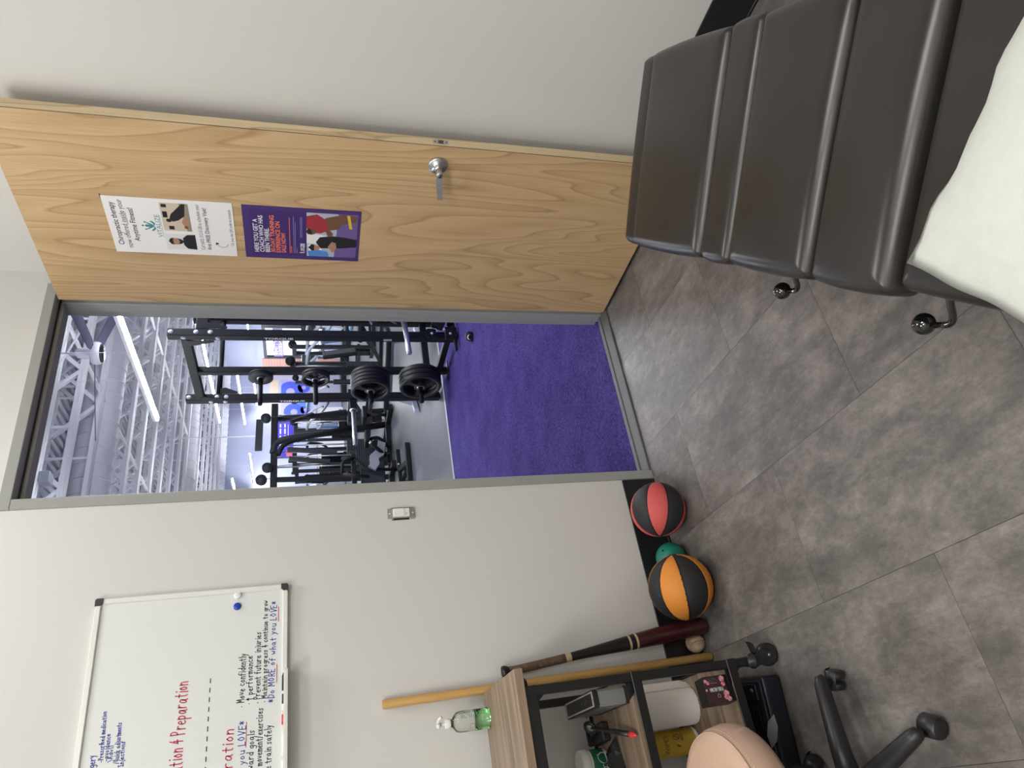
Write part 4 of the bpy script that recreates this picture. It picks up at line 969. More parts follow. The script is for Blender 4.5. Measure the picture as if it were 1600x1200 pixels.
# ================================================================== STOOL
sc_ = Vector((-2.292, -.785, 0))
stl = thing('rolling_stool', 'round beige vinyl stool on a black five-star caster base', 'stool', (sc_.x, sc_.y, 0))
SR = .205; Z1 = .505
MB().lathe([(0, Z1+.008), (SR*.5, Z1+.006), (SR*.80, Z1+.001), (SR*.90, Z1-.005), (SR*.935, Z1-.0125)], n=64).build('seat_top', MT['stool'], stl)
MB().lathe([(SR*.935, Z1-.0135), (SR*.985, Z1-.032), (SR*1.01, Z1-.06), (SR*1.0, Z1-.082), (SR*.95, Z1-.098), (SR*.85, Z1-.10), (0, Z1-.10)], n=64).build('seat_side', MT['stoolside'], stl)
MB().tube([((SR*.937)*math.cos(2*PI*k/72), (SR*.937)*math.sin(2*PI*k/72), Z1-.013) for k in range(72)], .0022, n=6, closed=True).build('piping', MT['stoolside'], stl)
th_ = MB()
for k in range(120):
    a = 2*PI*k/120; a2 = a+.028
    th_.tube([((SR*.966)*math.cos(a), (SR*.966)*math.sin(a), Z1-.022), ((SR*.966)*math.cos(a2), (SR*.966)*math.sin(a2), Z1-.022)], .0006, n=4, caps=False)
for z in range(10):
    for da in (-.016, .016):
        a = R_(-28)+da; zz = Z1-.024-.0058*z; rz_ = SR*(.968+.048*min(1, z/6))
        th_.tube([(rz_*math.cos(a), rz_*math.sin(a), zz), ((rz_+SR*.006*(z < 6))*math.cos(a), (rz_+SR*.006*(z < 6))*math.sin(a), zz-.0036)], .0006, n=4, caps=False)
th_.build('stitching', MT['thread'], stl)
MB().lathe([(0, Z1-.10), (.12, Z1-.10), (.12, Z1-.112), (.03, Z1-.115), (.03, Z1-.22), (.024, Z1-.225), (.024, .15), (.045, .145), (.05, .13), (.05, .075), (0, .075)], n=28).build('gas_column', MT['blackplastic'], stl)
for k in range(5):
    a = R_(5+72*k); ca, sa = math.cos(a), math.sin(a)
    lg = MB(); P_ = lambda t, z: (t*ca, t*sa, z)
    # tapered, rounded leg
    lg.tube([P_(.03, .112), P_(.10, .108), P_(.20, .095), P_(.262, .086), P_(.280, .080), P_(.288, .074)], [.030, .0265, .0225, .020, .0165, .006], n=16)
    leg = lg.build('leg', MT['blackplastic'], stl)
    w = MB(); aw = a+R_((62, -38, 75, 20, 48)[k]); ax = Vector((-math.sin(aw), math.cos(aw), 0)); fd = Vector((math.cos(aw), math.sin(aw), 0))
    c0 = Vector((.268*ca, .268*sa, .026))+fd*.012
    for s_ in (-1, 1):
        w.lathe([(0, .0), (.016, 0), (.024, .002), (.0255, .006), (.0255, .015), (.022, .020), (0, .021)], T=axis_T(c0+ax*s_*.004, ax*s_), n=24)
    w.build('caster_wheels', MT['blackplastic'], leg)
    hw = MB(); 
    rows = []
    for i in range(9):
        th2 = R_(-10)+R_(150)*i/8; r_ = .0285
        rows.append([c0+ax*q+fd*(r_*math.cos(th2))+Vector((0, 0, r_*math.sin(th2))) for q in (-.026, -.022, .022, .026)])
    rv = [[hw.bm.verts.new(p - (Vector((0,0,.004)) if j in (0, 3) else Vector())) for j, p in enumerate(r)] for r in rows]
    for A, B in zip(rv, rv[1:]):
        for j in range(3):
            f = hw.bm.faces.new((A[j], A[j+1], B[j+1], B[j])); f.smooth = True
    hw.tube([(.268*ca, .268*sa, .050), (.268*ca, .268*sa, .085)], .007, n=10)
    hw.build('caster_hood', MT['blackplastic'], leg)

# ================================================================== THE GYM BEYOND THE DOORWAY
GX0, GX1, GY0, GY1, GZ = -9.0, 15.0, WT, 24.5, 5.7
gf = struct(MB().box(GX0, GX1, 3.95, GY1, -.05, -.001).build('floor_gym', MT['rubber']), 'grey rubber floor of the gym')
gt = struct(MB().box(GX0, GX1, GY0-.05, 3.95, -.05, .006).build('floor_turf', MT['turf']), 'purple turf strip in front of the doorway')
struct(MB().box(GX0, GX1, 3.95, 4.02, -.0008, .004).build('trim_3', MT['frame']), 'pale edge strip between turf and grey floor')
struct(MB().box(GX0, GX1, GY1, GY1+.2, 0, GZ).build('wall_far', MT['gymwall']), 'far wall of the gym')
struct(MB().box(GX0-.2, GX0, GY0, GY1, 0, GZ).build('wall_gym_left', MT['gymwall']))
struct(MB().box(XL, 0, WT, WT+.01, CEIL, GZ).box(GX0, XL-.12, WT-.01, WT+.01, 0, GZ).box(.12, GX1, WT-.01, WT+.01, 0, GZ).build('wall_gym_near', MT['gymwall']))
WZ0, WZ1 = .72, 3.12
struct(MB().box(GX1, GX1+.2, GY0, 9.0, 0, GZ).box(GX1, GX1+.2, 9.0, GY1-.5, 0, WZ0).box(GX1, GX1+.2, 9.0, GY1-.5, WZ1, GZ).box(GX1, GX1+.2, GY1-.5, GY1, 0, GZ).build('wall_gym_right', MT['gymwall']), 'gym side wall with shop windows')
struct(MB().box(GX1-.03, GX1-.001, GY1-1.25, GY1-.002, 0, 3.2).build('trim_4', MT['brick']), 'reddish brick pier at the corner of the gym')
struct(MB().box(GX1+.21, GX1+30, -20, 60, -.15, -.05).build('ground_outside', MT['ground']))
wn = 0
for i in range(6):
    y0, y1 = 9.0+2.4*i, 9.0+2.4*(i+1)-.03
    if y1 > GY1-1.2: y1 = GY1-1.25
    wn += 1
    w = struct(bpy.data.objects.new('window_%d' % wn, None), 'tall shop window of the gym'); COL.objects.link(w)
    fr = MB()
    for (a, b, c, d) in ((y0, y0+.09, WZ0, WZ1), (y1-.09, y1, WZ0, WZ1), (y0+.09, y1-.09, WZ0, WZ0+.1), (y0+.09, y1-.09, WZ1-.12, WZ1)): fr.box(GX1-.02, GX1+.10, a, b, c, d)
    fr.build('window_frame', MT['dmetal'], w)
    MB().box(GX1+.03, GX1+.04, y0+.09, y1-.09, WZ0+.1, WZ1-.12).build('pane', MT['pane'], w)
    MB().box(GX1+.018, GX1+.028, y0+.09, y1-.09, 2.35, 2.72).build('window_banner', MT['vinyl'], w, 'purple lettered band across the glass')
    for z, tx in ((2.56, 'ANYTIME'), (2.39, 'FITNESS')):
        lettering('lettering', tx, basis((GX1+.016, y1-.2, z), (0, -1, 0), (0, 0, 1)), y1-y0-.45, .19, MT['printwhite'], w, .03, mirror=True)
# roof: deck ribs, joists
gc = struct(MB().box(GX0, GX1, GY0, GY1, GZ, GZ+.05).build('ceiling_gym', MT['deck']), 'white painted roof deck of the gym')
rb = MB(); x = -1.5
while x < GX1-.1:
    rb.box(x, x+.09, GY0+.02, GY1-.02, GZ-.045, GZ-.0005); x += .19
rbo = rb.build('deck_ribs', MT['deck'], gc); rbo['kind'] = 'stuff'
def joist():
    b = MB(); x0, x1 = -1.5, GX1-.05; zb, zt = 4.6, GZ-.05
    for y in (-.045, .045):
        b.box(x0, x1, y-.04, y+.04, zb, zb+.012).box(x0, x1, y-.008 if y < 0 else y-.0, y if y < 0 else y+.008, zb, zb+.075)
        b.box(x0, x1, y-.034, y+.034, zt-.012, zt).box(x0, x1, y-.008 if y < 0 else y, y if y < 0 else y+.008, zt-.075, zt)
    x = x0; up = True; p = .95
    while x+p < x1:
        a, c = (zb+.04, zt-.04) if up else (zt-.04, zb+.04)
        b.bar((x, 0, a), (x+p, 0, c), .06, .06)
        if up: b.bar((x+p, 0, zb+.04), (x+p, 0, zt-.04), .035, .035)
        x += p; up = not up
    return b.mesh('roof_joist', MT['steelwhite'])
jm = joist()
for k in range(21): place('roof_joist', jm, gc, origin=(0, 3.32+1.0*k, 0))
for i, x in enumerate((1.1, 4.4, 7.8, 11.4)):
    bb_ = MB(); bb_.bar((x, 1.0, 4.64), (x+.001, 24.4, 4.64), .04, .04)
    y = 3.32
    while y < 23:
        bb_.bar((x, y, 4.66), (x, y+1.0, GZ-.08), .035, .035); y += 2.0
    bb_.build('bridging', MT['steelwhite'], gc)
ins = MB(); rnd = random.Random(4); n1, n2 = 40, 8; gg = []
for i in range(n1+1): gg.append([ins.bm.verts.new((-1.5+.14*i, 3.4+.55*j, GZ-.14+rnd.uniform(-.07, .05))) for j in range(n2+1)])
for i in range(n1):
    for j in range(n2): ins.bm.faces.new((gg[i][j], gg[i+1][j], gg[i+1][j+1], gg[i][j+1]))
ins.build('insulation', MT['foil'], gc, 'crumpled white roof insulation')
def spiral_duct(y, z, r, x0, x1, label):
    prof = [(r, 0)]; t = 0; L = x1-x0
    while t < L:
        prof += [(r, t+.006), (r, t+.01), (r+.015, t+.014), (r+.015, t+.026), (r, t+.030), (r, t+.034)]; t += .26
    prof.append((r, L))
    o = thing('spiral_duct', label, 'duct', (x0, y, z))
    MB().lathe(prof, n=28, T=axis_T((0, 0, 0), (1, 0, 0))).build('duct_pipe', MT['duct'], o)
    for i in range(2):
        MB().box(.8+i*2.6, .83+i*2.6, -.012, .012, r, GZ-z-.04).build('hanger_strap', MT['steelwhite'], o)
    return o
d1 = spiral_duct(8.82, 4.74, .29, 1.2, 14.5, 'wide white spiral duct nearest the doorway')
MB().lathe([(.22, 0), (.22, .5), (.215, .6), (0, .6)], n=24, T=axis_T((.3, 0, 0), (0, -1.0, .25))).build('duct_branch', MT['duct'], d1)
spiral_duct(16.82, 4.75, .30, 3.0, 14.5, 'middle white spiral duct under the gym roof'); spiral_duct(23.8, 4.75, .30, 3.0, 14.5, 'farthest white spiral duct along the far wall')
cd_ = tag(MB().tube([(1.2, 5.2, 4.55), (2.9, 5.75, 4.52), (4.5, 6.6, 4.5)], .014, n=8).build('conduit', MT['steelwhite']), 'thin conduit crossing below the roof joists', 'pipe')
jb = tag(MB().box(1.95, 2.10, 6.30, 6.46, 4.47, 4.595, bev=.01, seg=1).build('junction_box', MT['silver']), 'square metal junction box under the roof joists', 'box')

# strip lights, four rows at 3.4 m
def strip(x, y0, y1, label):
    t = thing('strip_light', label, 'light', (x, y0, 3.4), 0, None); L = y1-y0
    MB().box(-.035, .035, 0, L, .03, .075, bev=.006, seg=1).build('light_housing', MT['steelwhite'], t)
    MB().box(-.03, .03, .01, L-.01, 0, .0295, bev=.01, seg=2).build('light_tube', MT['tube'], t)
    for y in (L*.35, L-1.0): MB().tube([(0, y, .075), (0, y, GZ-.03-3.4)], .004, n=5).build('hanger_wire', MT['steelwhite'], t)
strip(2.98, 4.15, 6.66, 'nearest strip light in the gym, beside the ceiling fan')
strip(6.42, 9.7, 13.05, 'strip light right behind the squat rack top'); strip(6.42, 16.3, 19.4, 'farther strip light at the left of the door opening')
strip(9.78, 16.1, 19.35, 'strip light in the third row seen between rack posts'); strip(9.78, 21.6, 24.3, 'long far strip light left of the rack')
strip(13.3, 13.8, 17.0, 'strip light in the window row, nearer half'); strip(13.4, 18.4, 19.45, 'short strip light beside the shop windows'); strip(13.3, 22.0, 24.2, 'strip light at the far corner by the small weight plate')
strip(2.98, 12.0, 15.2, 'strip light of the first row farther into the gym'); strip(-.6, 4.15, 7.4, 'strip light left of the doorway above the turf'); strip(6.42, 2.8, 6.0, 'strip light right of the doorway above the rack'); strip(2.98, .9, 3.4, 'strip light just outside the door'); strip(-.6, 14.0, 18.0, 'strip light deep in the left part of the gym')

# ceiling fan
fn_ = thing('ceiling_fan', 'grey three-blade ceiling fan hanging in the gym', 'fan', (3.245, 5.44, 3.93))
MB().lathe([(0, -.075), (.10, -.07), (.135, -.045), (.145, -.01), (.14, .03), (.12, .05), (.055, .055), (.055, .06)], n=32).build('motor_hub', MT['duct'], fn_)
MB().lathe([(0, -.076), (.10, -.0715), (.118, -.058), (.10, -.0795), (0, -.082)], n=28).build('hub_cap', MT['screen'], fn_)
MB().lathe([(0, .05), (.062, .055), (.07, .10), (.06, .20), (.03, .22), (.012, .225), (.012, .70), (0, .70)], n=20).build('downrod', MT['duct'], fn_)
for a in (28.5, -91.5, 148.5):
    b = MB(); T_ = Matrix.Rotation(R_(a), 4, 'Z') @ Matrix.Rotation(R_(-14), 4, 'X')
    b.prism([(.12, -.03), (.22, -.07), (1.05, -.085), (1.07, 0), (1.05, .075), (.22, .06), (.12, .03)], T_ @ Vector((0, 0, .012)), T_.to_3x3() @ Vector((1, 0, 0)), T_.to_3x3() @ Vector((0, 1, 0)), T_.to_3x3() @ Vector((0, 0, 1)), .010)
    b.build('blade', MT['fan'], fn_)

# squat rack
RX0, RX1 = 1.86, 2.89; YA, YB, YC = 3.06, 3.68, 4.22; RT = 2.66; TW = .078
rk = thing('squat_rack', 'tall black steel squat rack with weight horns on the turf edge', 'rack', (0, 0, 0))
def rbox(b, x, y, z0, z1, w=TW): b.box(x-w/2, x+w/2, y-w/2, y+w/2, z0, z1, bev=.004, seg=1)
for x in (RX0, RX1):
    for y in (YA, YC): 
        b = MB(); rbox(b, x, y, .006, RT); b.build('upright', MT['gymblack'], rk)
    b = MB(); rbox(b, x, YB, .012, 2.50, .066); b.build('upright', MT['gymblack'], rk)
    MB().bar((x, YA+TW/2, 2.515), (x, YC-TW/2, 2.515), TW, TW, bev=.004).build('side_beam', MT['gymblack'], rk)
    MB().bar((x, YA+TW/2, .10), (x, YC-TW/2, .10), TW*.8, TW*.8, bev=.004).build('foot_beam', MT['gymblack'], rk)
    MB().box(x-.075, x+.075, YB-.08, YB+.08, .0065, .014).build('foot_plate', MT['gymgrey'], rk)
MB().bar((RX0+TW/2, YA, 2.375), (RX1-TW/2, YA, 2.375), TW, .10, bev=.004).build('cross_beam', MT['gymblack'], rk)
MB().tube([(RX0, YC, 2.345), (RX1, YC, 2.345)], .027, n=14).build('pull_up_bar', MT['gymblack'], rk)
MB().bar((RX0+TW/2, YC, .12), (RX1-TW/2, YC, .12), TW, TW, bev=.004).build('cross_beam', MT['gymblack'], rk)
for (y, sg) in ((YA, 1), (YC, -1)):
    MB().prism([(0, .03), (.05, .03), (.08, 0), (.07, -.05), (.02, -.20), (0, -.20)], (RX0-.046, y+sg*TW/2, 2.475), (0, sg, 0), (0, 0, 1), (1, 0, 0), .008).prism([(0, 0), (.06, 0), (.07, -.05), (.02, -.17), (0, -.17)], (RX0+TW/2, y-.046, 2.33), (1, 0, 0), (0, 0, 1), (0, 1, 0), .008).build('gusset', MT['gymblack'], rk)
def bolt(p, d, r=.022):
    return MB().lathe([(0, .006), (r*.45, .006), (r*.5, .003), (r, .003), (r, 0)], T=axis_T(p, d), n=14)
for (y, zs) in ((YA, (2.63, 2.42, 2.30)), (YC, (2.63, 2.36, 2.27))):
    for z in zs: bolt((RX0, y-TW/2, z), (0, -1, 0)).build('bolt', MT['boltsteel'], rk)
for z in (2.53, 2.24): bolt((RX0-TW/2, YA, z), (-1, 0, 0)).build('bolt', MT['boltsteel'], rk)
for z in (2.42, 2.28): bolt((RX0-TW/2, YC, z), (-1, 0, 0)).build('bolt', MT['boltsteel'], rk)
hl = MB()
for y in (YA, YC):
    for k in range(44):
        z = .1+.0585*k
        hl.lathe([(0, .0006), (.0095, .0006)], T=axis_T((RX0, y-TW/2, z), (0, -1, 0)), n=8); hl.lathe([(0, .0006), (.0095, .0006)], T=axis_T((RX0-TW/2, y, z), (-1, 0, 0)), n=8)
ho = hl.build('pin_holes', MT['seam'], rk); ho['kind'] = 'stuff'
for y in (YA, YC):
    lettering('lettering', 'TORQUE', basis((RX0-TW/2-.001, y+.014, 1.84 if y == YA else 1.74), (0, 0, -1), (0, -1, 0)), .26, .038, MT['printwhite'], rk, .03)
    MB().box(RX0-TW/2-.002, RX0-TW/2, y-.012, y+.016, .66 if y == YA else .84, .74 if y == YA else .93).build('sticker', MT['printgrey'], rk)
def horn(x, y, z, L, r, m, name='weight_horn'):
    MB().tube([(x, y, z), (x-L+.012, y, z), (x-L, y, z)], [r, r, r*.8], n=16).lathe([(0, 0), (.042, 0), (.042, .014), (r, .014)], T=axis_T((x, y, z), (-1, 0, 0)), n=20).build(name, MT[m], rk)
PZ = (1.90, 1.375, .830, .312)
for z in PZ: horn(RX0-.033, YB, z, .36, .024, 'gymblack')
horn(1.70, YC, .972, .43, .024, 'chrome', 'bar_horn'); MB().bar((RX0-TW/2, YC, .972), (1.69, YC, .972), .05, .07).build('horn_bracket', MT['gymblack'], rk)
# jammer arm brackets and chrome horn by the near post
MB().bar((2.16, 2.92, .93), (1.99, 2.99, .60), .07, .05, bev=.004).bar((2.20, 2.93, .55), (1.97, 2.99, .86), .07, .05, bev=.004).bar((2.05, 2.95, .80), (2.05, 2.95, .48), .10, .06, bev=.004).build('swing_arm', MT['gymgrey'], rk)
b = MB().tube([(2.00, 2.93, .550), (1.58, 2.93, .522), (1.57, 2.93, .521)], [.026, .026, .020], n=16).lathe([(0, 0), (.05, 0), (.05, .014), (.026, .014)], T=axis_T((1.98, 2.93, .549), (-1, 0, -.07)), n=20); b.build('bar_horn', MT['chrome'], rk)
b = MB().tube([(1.97, 3.0, .07), (2.42, 2.98, .075)], .038, n=14).box(1.66, 1.98, 2.985, 3.02, .03, .06, bev=.008, seg=1)
b.prism([(-.05, -.02), (.05, -.03), (.06, .06), (0, .10), (-.055, .06)], (1.86, 3.016, .25), (1, 0, 0), (0, 0, 1), (0, -1, 0), .02)
b.box(1.90, 2.06, 2.955, 2.99, .13, .25, bev=.004, seg=1, T=Matrix.Translation((1.98, 0, .19)) @ Matrix.Rotation(R_(25), 4, 'Y') @ Matrix.Translation((-1.98, 0, -.19)))
b.box(1.80, 1.93, 2.97, 3.02, .02, .14, bev=.006, seg=1); b.build('pivot_bracket', MT['gymblack'], rk)
for p in ((1.86, 2.995, .27), (1.89, 2.965, .15), (1.84, 2.966, .09)): bolt(p, (0, -1, 0), .014).build('bolt', MT['boltsteel'], rk)
# weight plates, each one a thing
def plate_mesh(R, t):
    b = MB()
    b.lathe([(R*.80, -t*.36), (R*.86, -t/2), (R*.97, -t/2), (R, -t*.30), (R, t*.30), (R*.97, t/2), (R*.86, t/2), (R*.80, t*.36), (R*.80, -t*.36)], n=40)
    b.lathe([(.026, -t/2), (R*.27, -t/2), (R*.31, -t*.3), (R*.31, t*.3), (R*.27, t/2), (.026, t/2), (.026, -t/2)], n=26)
    for k in range(3):
        a = PI/2+k*2*PI/3; b.prism([(R*.22, -R*.13), (R*.55, -R*.10), (R*.83, -R*.26), (R*.83, R*.26), (R*.55, R*.10), (R*.22, R*.13)], (0, 0, -t*.34), (math.cos(a), math.sin(a), 0), (-math.sin(a), math.cos(a), 0), (0, 0, 1), t*.68)
    return b.mesh('disc', MT['plate'])
def solid_mesh(R, t):
    return MB().lathe([(.026, -t/2), (R*.9, -t/2), (R, -t*.3), (R, t*.3), (R*.9, t/2), (R*.5, t*.36), (.026, t/2), (.026, -t/2)], n=36).mesh('disc', MT['plate'])
big = plate_mesh(.222, .054); mid = plate_mesh(.200, .040); sml = plate_mesh(.142, .032); tiny = solid_mesh(.118, .022)
hub = MB().lathe([(.026, 0), (.040, 0), (.040, .006), (.026, .006)], n=20).mesh('hub_ring', MT['platehub'])
def plates(z, me, t, n, labs, R, x=RX0-.048):
    for i in range(n):
        p_ = thing('weight_plate', labs[i], 'weight plate', (x-t/2-i*(t+.002), YB, z-(.0245-.0242)), 0, 'weight plates stored on the rack')
        d_ = place('disc', me, p_); d_.rotation_euler = (0, -PI/2, 0)
        h_ = place('hub_ring', hub, p_); h_.rotation_euler = (0, -PI/2, 0); h_.location = (-t/2+.005, 0, 0)
plates(PZ[0], tiny, .022, 2, ('small solid plate at the back of the topmost rack peg', 'small solid plate at the front of the topmost rack peg'), .118)
plates(PZ[1], sml, .032, 2, ('middle-sized spoked plate at the back of the second rack peg', 'middle-sized spoked plate at the front of the second rack peg'), .142)
plates(PZ[2], mid, .040, 5, ('innermost of five plates on the third rack peg', 'second from the post of five plates on the third rack peg', 'middle of five plates on the third rack peg', 'second from the front of five plates on the third rack peg', 'front plate with open spokes of five on the third rack peg'), .2)
plates(PZ[3], big, .054, 3, ('innermost of three large plates on the lowest rack peg', 'middle of three large plates on the lowest rack peg', 'front one of three large plates on the lowest rack peg'), .222)
pk2 = thing('floor_anchor', 'small black round anchor lying on the purple turf', 'anchor', (1.475, 2.50, .006))
MB().lathe([(0, 0), (.040, 0), (.045, .008), (.045, .045), (.034, .052), (.034, .062), (0, .062)], n=20).build('anchor_body', MT['gymblack'], pk2)
MB().lathe([(.022, .0), (.026, .004), (.022, .008)], T=axis_T((-.03, -.033, .03), (-.6, -.8, .1)), n=14).build('ring', MT['chrome'], pk2)
# flat bench inside the rack
bn = thing('flat_bench', 'black padded bench with pale legs standing behind the rack', 'bench', (2.95, 5.35, 0), R_(35))
MB().box(-.14, .14, -.55, .55, .40, .47, bev=.02, seg=3).build('bench_pad', MT['gymblack'], bn)
MB().bar((0, -.45, .38), (0, .45, .38), .06, .06).bar((0, -.4, .36), (0, -.5, .05), .06, .06).bar((0, .4, .36), (0, .5, .05), .06, .06).bar((-.25, -.5, .04), (.25, -.5, .04), .06, .06).bar((-.25, .5, .04), (.25, .5, .04), .06, .06).build('bench_frame', MT['ltgrey'], bn)

# multi-station cable machine left of the rack
cm = thing('cable_machine', 'multi-station cable machine with weight stacks left of the rack', 'gym machine', (0, 0, 0))
CY = 8.85
def T_(pts, r, name, m='gymblack', n=10, rad=.15): return MB().tube(rounded(pts, rad), r, n=n).build(name, MT[m], cm)
MB().bar((2.30, CY, 2.0), (4.45, CY, 2.0), .10, .11, bev=.01).build('top_beam', MT['gymblack'], cm)
T_([(3.48, CY-.02, 2.02), (3.72, CY-.02, 1.98), (3.99, CY-.02, .05)], .058, 'arched_leg', 'gymgrey', rad=.22)
T_([(3.40, CY-.1, 1.93), (3.62, CY-.1, 1.84), (3.80, CY-.1, 1.22), (3.92, CY-.1, .60)], .040, 'brace')
MB().bar((2.99, CY, 1.97), (2.955, CY, .05), .085, .07, bev=.008).build('post', MT['gymblack'], cm)
MB().bar((4.32, CY+.3, 2.0), (4.46, CY+.3, .05), .085, .07, bev=.008).build('post', MT['gymblack'], cm)
MB().bar((2.7, CY-.1, .05), (4.6, CY-.1, .05), .09, .08, bev=.006).bar((3.98, CY-.7, .05), (3.98, CY+.6, .05), .09, .08, bev=.006).bar((2.95, CY-.6, .05), (2.95, CY+.6, .05), .09, .08, bev=.006).build('base_rails', MT['gymblack'], cm)
MB().bar((3.5, CY-.1, 1.78), (3.42, CY-.1, .95), .075, .06).bar((4.05, CY-.1, 1.72), (4.3, CY+.1, 1.35), .06, .06).bar((3.3, CY-.15, 1.75), (3.22, CY-.15, 1.08), .07, .06).build('inner_posts', MT['gymgrey'], cm)
for (x0, x1, z0, z1, y) in ((4.215, 4.46, .27, .73, CY+.32), (3.47, 3.70, .33, .78, CY+.05), (3.09, 3.38, .31, .65, CY-.16)):
    b = MB(); n = 11
    for i in range(n):
        z = z0+(z1-z0)*i/n; b.box(x0, x1, y-.09, y+.09, z, z+(z1-z0)/n-.005, bev=.003, seg=1)
    b.build('weight_stack', MT['gymgrey'], cm)
    MB().box(x0+.03, x1-.03, y-.05, y+.05, .10, z0-.004).build('stack_riser', MT['gymblack'], cm)
    for x in (x0+.05, x1-.05): MB().tube([(x, y, .06), (x, y, 1.945)], .013, n=8).build('guide_rod', MT['chrome'], cm)
for x, z, r in ((4.13, 2.14, .085), (3.18, 2.10, .085), (2.96, 2.19, .09)):
    MB().lathe([(0, -.03), (r, -.03), (r, .03), (0, .03)], T=axis_T((x, CY-.08, z), (.0, -1, 0)), n=22).build('pulley_cover', MT['gymgrey'], cm)
for (p, q) in (((4.13, CY-.12, 2.06), (4.0, CY-.3, .9)), ((3.18, CY-.12, 2.03), (3.12, CY-.35, 1.2)), ((2.96, CY-.12, 2.1), (2.9, CY-.3, 1.1))): MB().tube([p, q], .006, n=6).build('cable', MT['gymblack'], cm)
MB().box(3.02, 3.16, CY+.20, CY+.27, .80, 1.5, bev=.02).box(3.88, 4.12, CY-.5, CY-.2, .44, .52, bev=.02).box(3.40, 3.62, CY-.55, CY-.25, .42, .50, bev=.02).build('seat_pads', MT['gymblack'], cm)
T_([(3.5, CY-.4, .42), (3.55, CY-.4, .25), (3.4, CY-.2, .06)], .03, 'seat_post'); T_([(4.0, CY-.36, .44), (4.0, CY-.36, .06)], .03, 'seat_post')

# plate-loaded machine at the left edge of the opening
pm = thing('plate_loaded_machine', 'low plate-loaded machine with a pale bent arm and black horn', 'gym machine', (0, 0, 0))
MY = 7.0
def P_t(pts, r, name, m='gymblack', rad=.08): return MB().tube(rounded(pts, rad), r, n=12).build(name, MT[m], pm)
P_t([(2.45, MY, .97), (2.47, MY, .80), (2.26, MY, .64), (2.24, MY, .14)], .026, 'bent_tube')
P_t([(2.16, MY-.1, .98), (2.36, MY-.1, .97), (2.43, MY-.05, .80)], .024, 'grip_bar'); P_t([(2.10, MY-.1, .60), (2.15, MY-.12, .97)], .024, 'grip_bar')
MB().bar((1.5, MY+.05, .80), (2.54, MY+.05, .80), .06, .07, bev=.008).build('cross_bar', MT['gymblack'], pm)
MB().prism([(0, 0), (.10, .0), (.16, .06), (.24, .02), (.40, .10), (.38, .22), (.27, .16), (.14, .20), (.03, .12), (0, .13)], (2.20, MY-.12, .50), (.95, 0, -.62), (.5, 0, .8), (0, 1, 0), .05).build('silver_arm', MT['silver'], pm)
MB().tube([(2.44, MY-.06, .33), (2.585, MY-.22, .565), (2.59, MY-.225, .572)], [.030, .027, .02], n=14).build('plate_horn', MT['gymblack'], pm)
MB().tube([(2.583, MY-.218, .560), (2.592, MY-.228, .575)], [.0285, .022], n=14).build('horn_cap', MT['chrome'], pm)
MB().box(2.05, 2.44, MY+.1, MY+.16, .34, .70, bev=.01).box(2.0, 2.25, MY+.2, MY+.5, .45, .53, bev=.02).build('stack_shroud', MT['gymgrey'], pm)
MB().bar((1.4, MY-.02, .13), (2.55, MY-.02, .15), .07, .06, bev=.008).bar((1.4, MY-.26, .04), (2.52, MY-.3, .045), .08, .07, bev=.008).bar((2.22, MY-.3, .04), (2.22, MY+.5, .06), .08, .07, bev=.008).bar((2.22, MY-.02, .14), (2.22, MY-.3, .05), .08, .05).build('base_feet', MT['gymblack'], pm)
for x, z in ((2.30, .15), (2.22, .14), (2.20, .10)): MB().lathe([(0, .012), (.014, .010), (.016, 0)], T=axis_T((x, MY-.06, z), (0, -1, .2)), n=10).build('bolt', MT['chrome'], pm)

# machines and cardio in the depth of the gym
def weight_machine(x, y, rz, label, seat='gymblack', arm='ltgrey'):
    t = thing('weight_machine', label, 'gym machine', (x, y, 0), rz, 'weight machines behind the rack')
    b = MB(); b.bar((-.35, .5, 0.04), (-.35, -.6, .04), .09, .08).bar((.35, .5, .04), (.35, -.6, .04), .09, .08).bar((-.4, .45, .04), (.4, .45, .04), .09, .08)
    b.bar((-.22, .45, .05), (-.22, .45, 1.72), .07, .07).bar((.22, .45, .05), (.22, .45, 1.72), .07, .07).bar((-.26, .45, 1.70), (.26, .45, 1.70), .09, .09).bar((0, .4, .06), (0, -.35, .44), .07, .07).build('frame', MT['gymgrey'], t)
    b = MB()
    for i in range(12): b.box(-.15, .15, .38, .52, .12+.05*i, .165+.05*i)
    b.build('weight_stack', MT['gymblack'], t)
    for xx in (-.08, .08): MB().tube([(xx, .45, .7), (xx, .45, 1.68)], .012, n=6).build('guide_rod', MT['chrome'], t)
    MB().box(-.2, .2, -.5, -.08, .44, .53, bev=.03, seg=3).build('seat', MT[seat], t)
    MB().box(-.17, .17, .02, .10, .55, 1.18, bev=.03, seg=3, T=Matrix.Rotation(R_(-8), 4, 'X')).build('backrest', MT[seat], t)
    for s_ in (-1, 1):
        MB().tube(rounded([(s_*.3, .3, 1.45), (s_*.42, .0, 1.42), (s_*.42, -.35, 1.1), (s_*.30, -.5, .98)], .12), .03, n=8).build('press_arm', MT[arm], t)
        MB().tube([(s_*.30, -.5, .98), (s_*.18, -.56, .96)], .022, n=8).build('handle', MT['gymblack'], t)
    MB().lathe([(0, -.03), (.09, -.03), (.09, .03), (0, .03)], T=axis_T((0, .33, 1.74), (1, 0, 0)), n=18).build('pulley', MT['gymblack'], t)
    return t
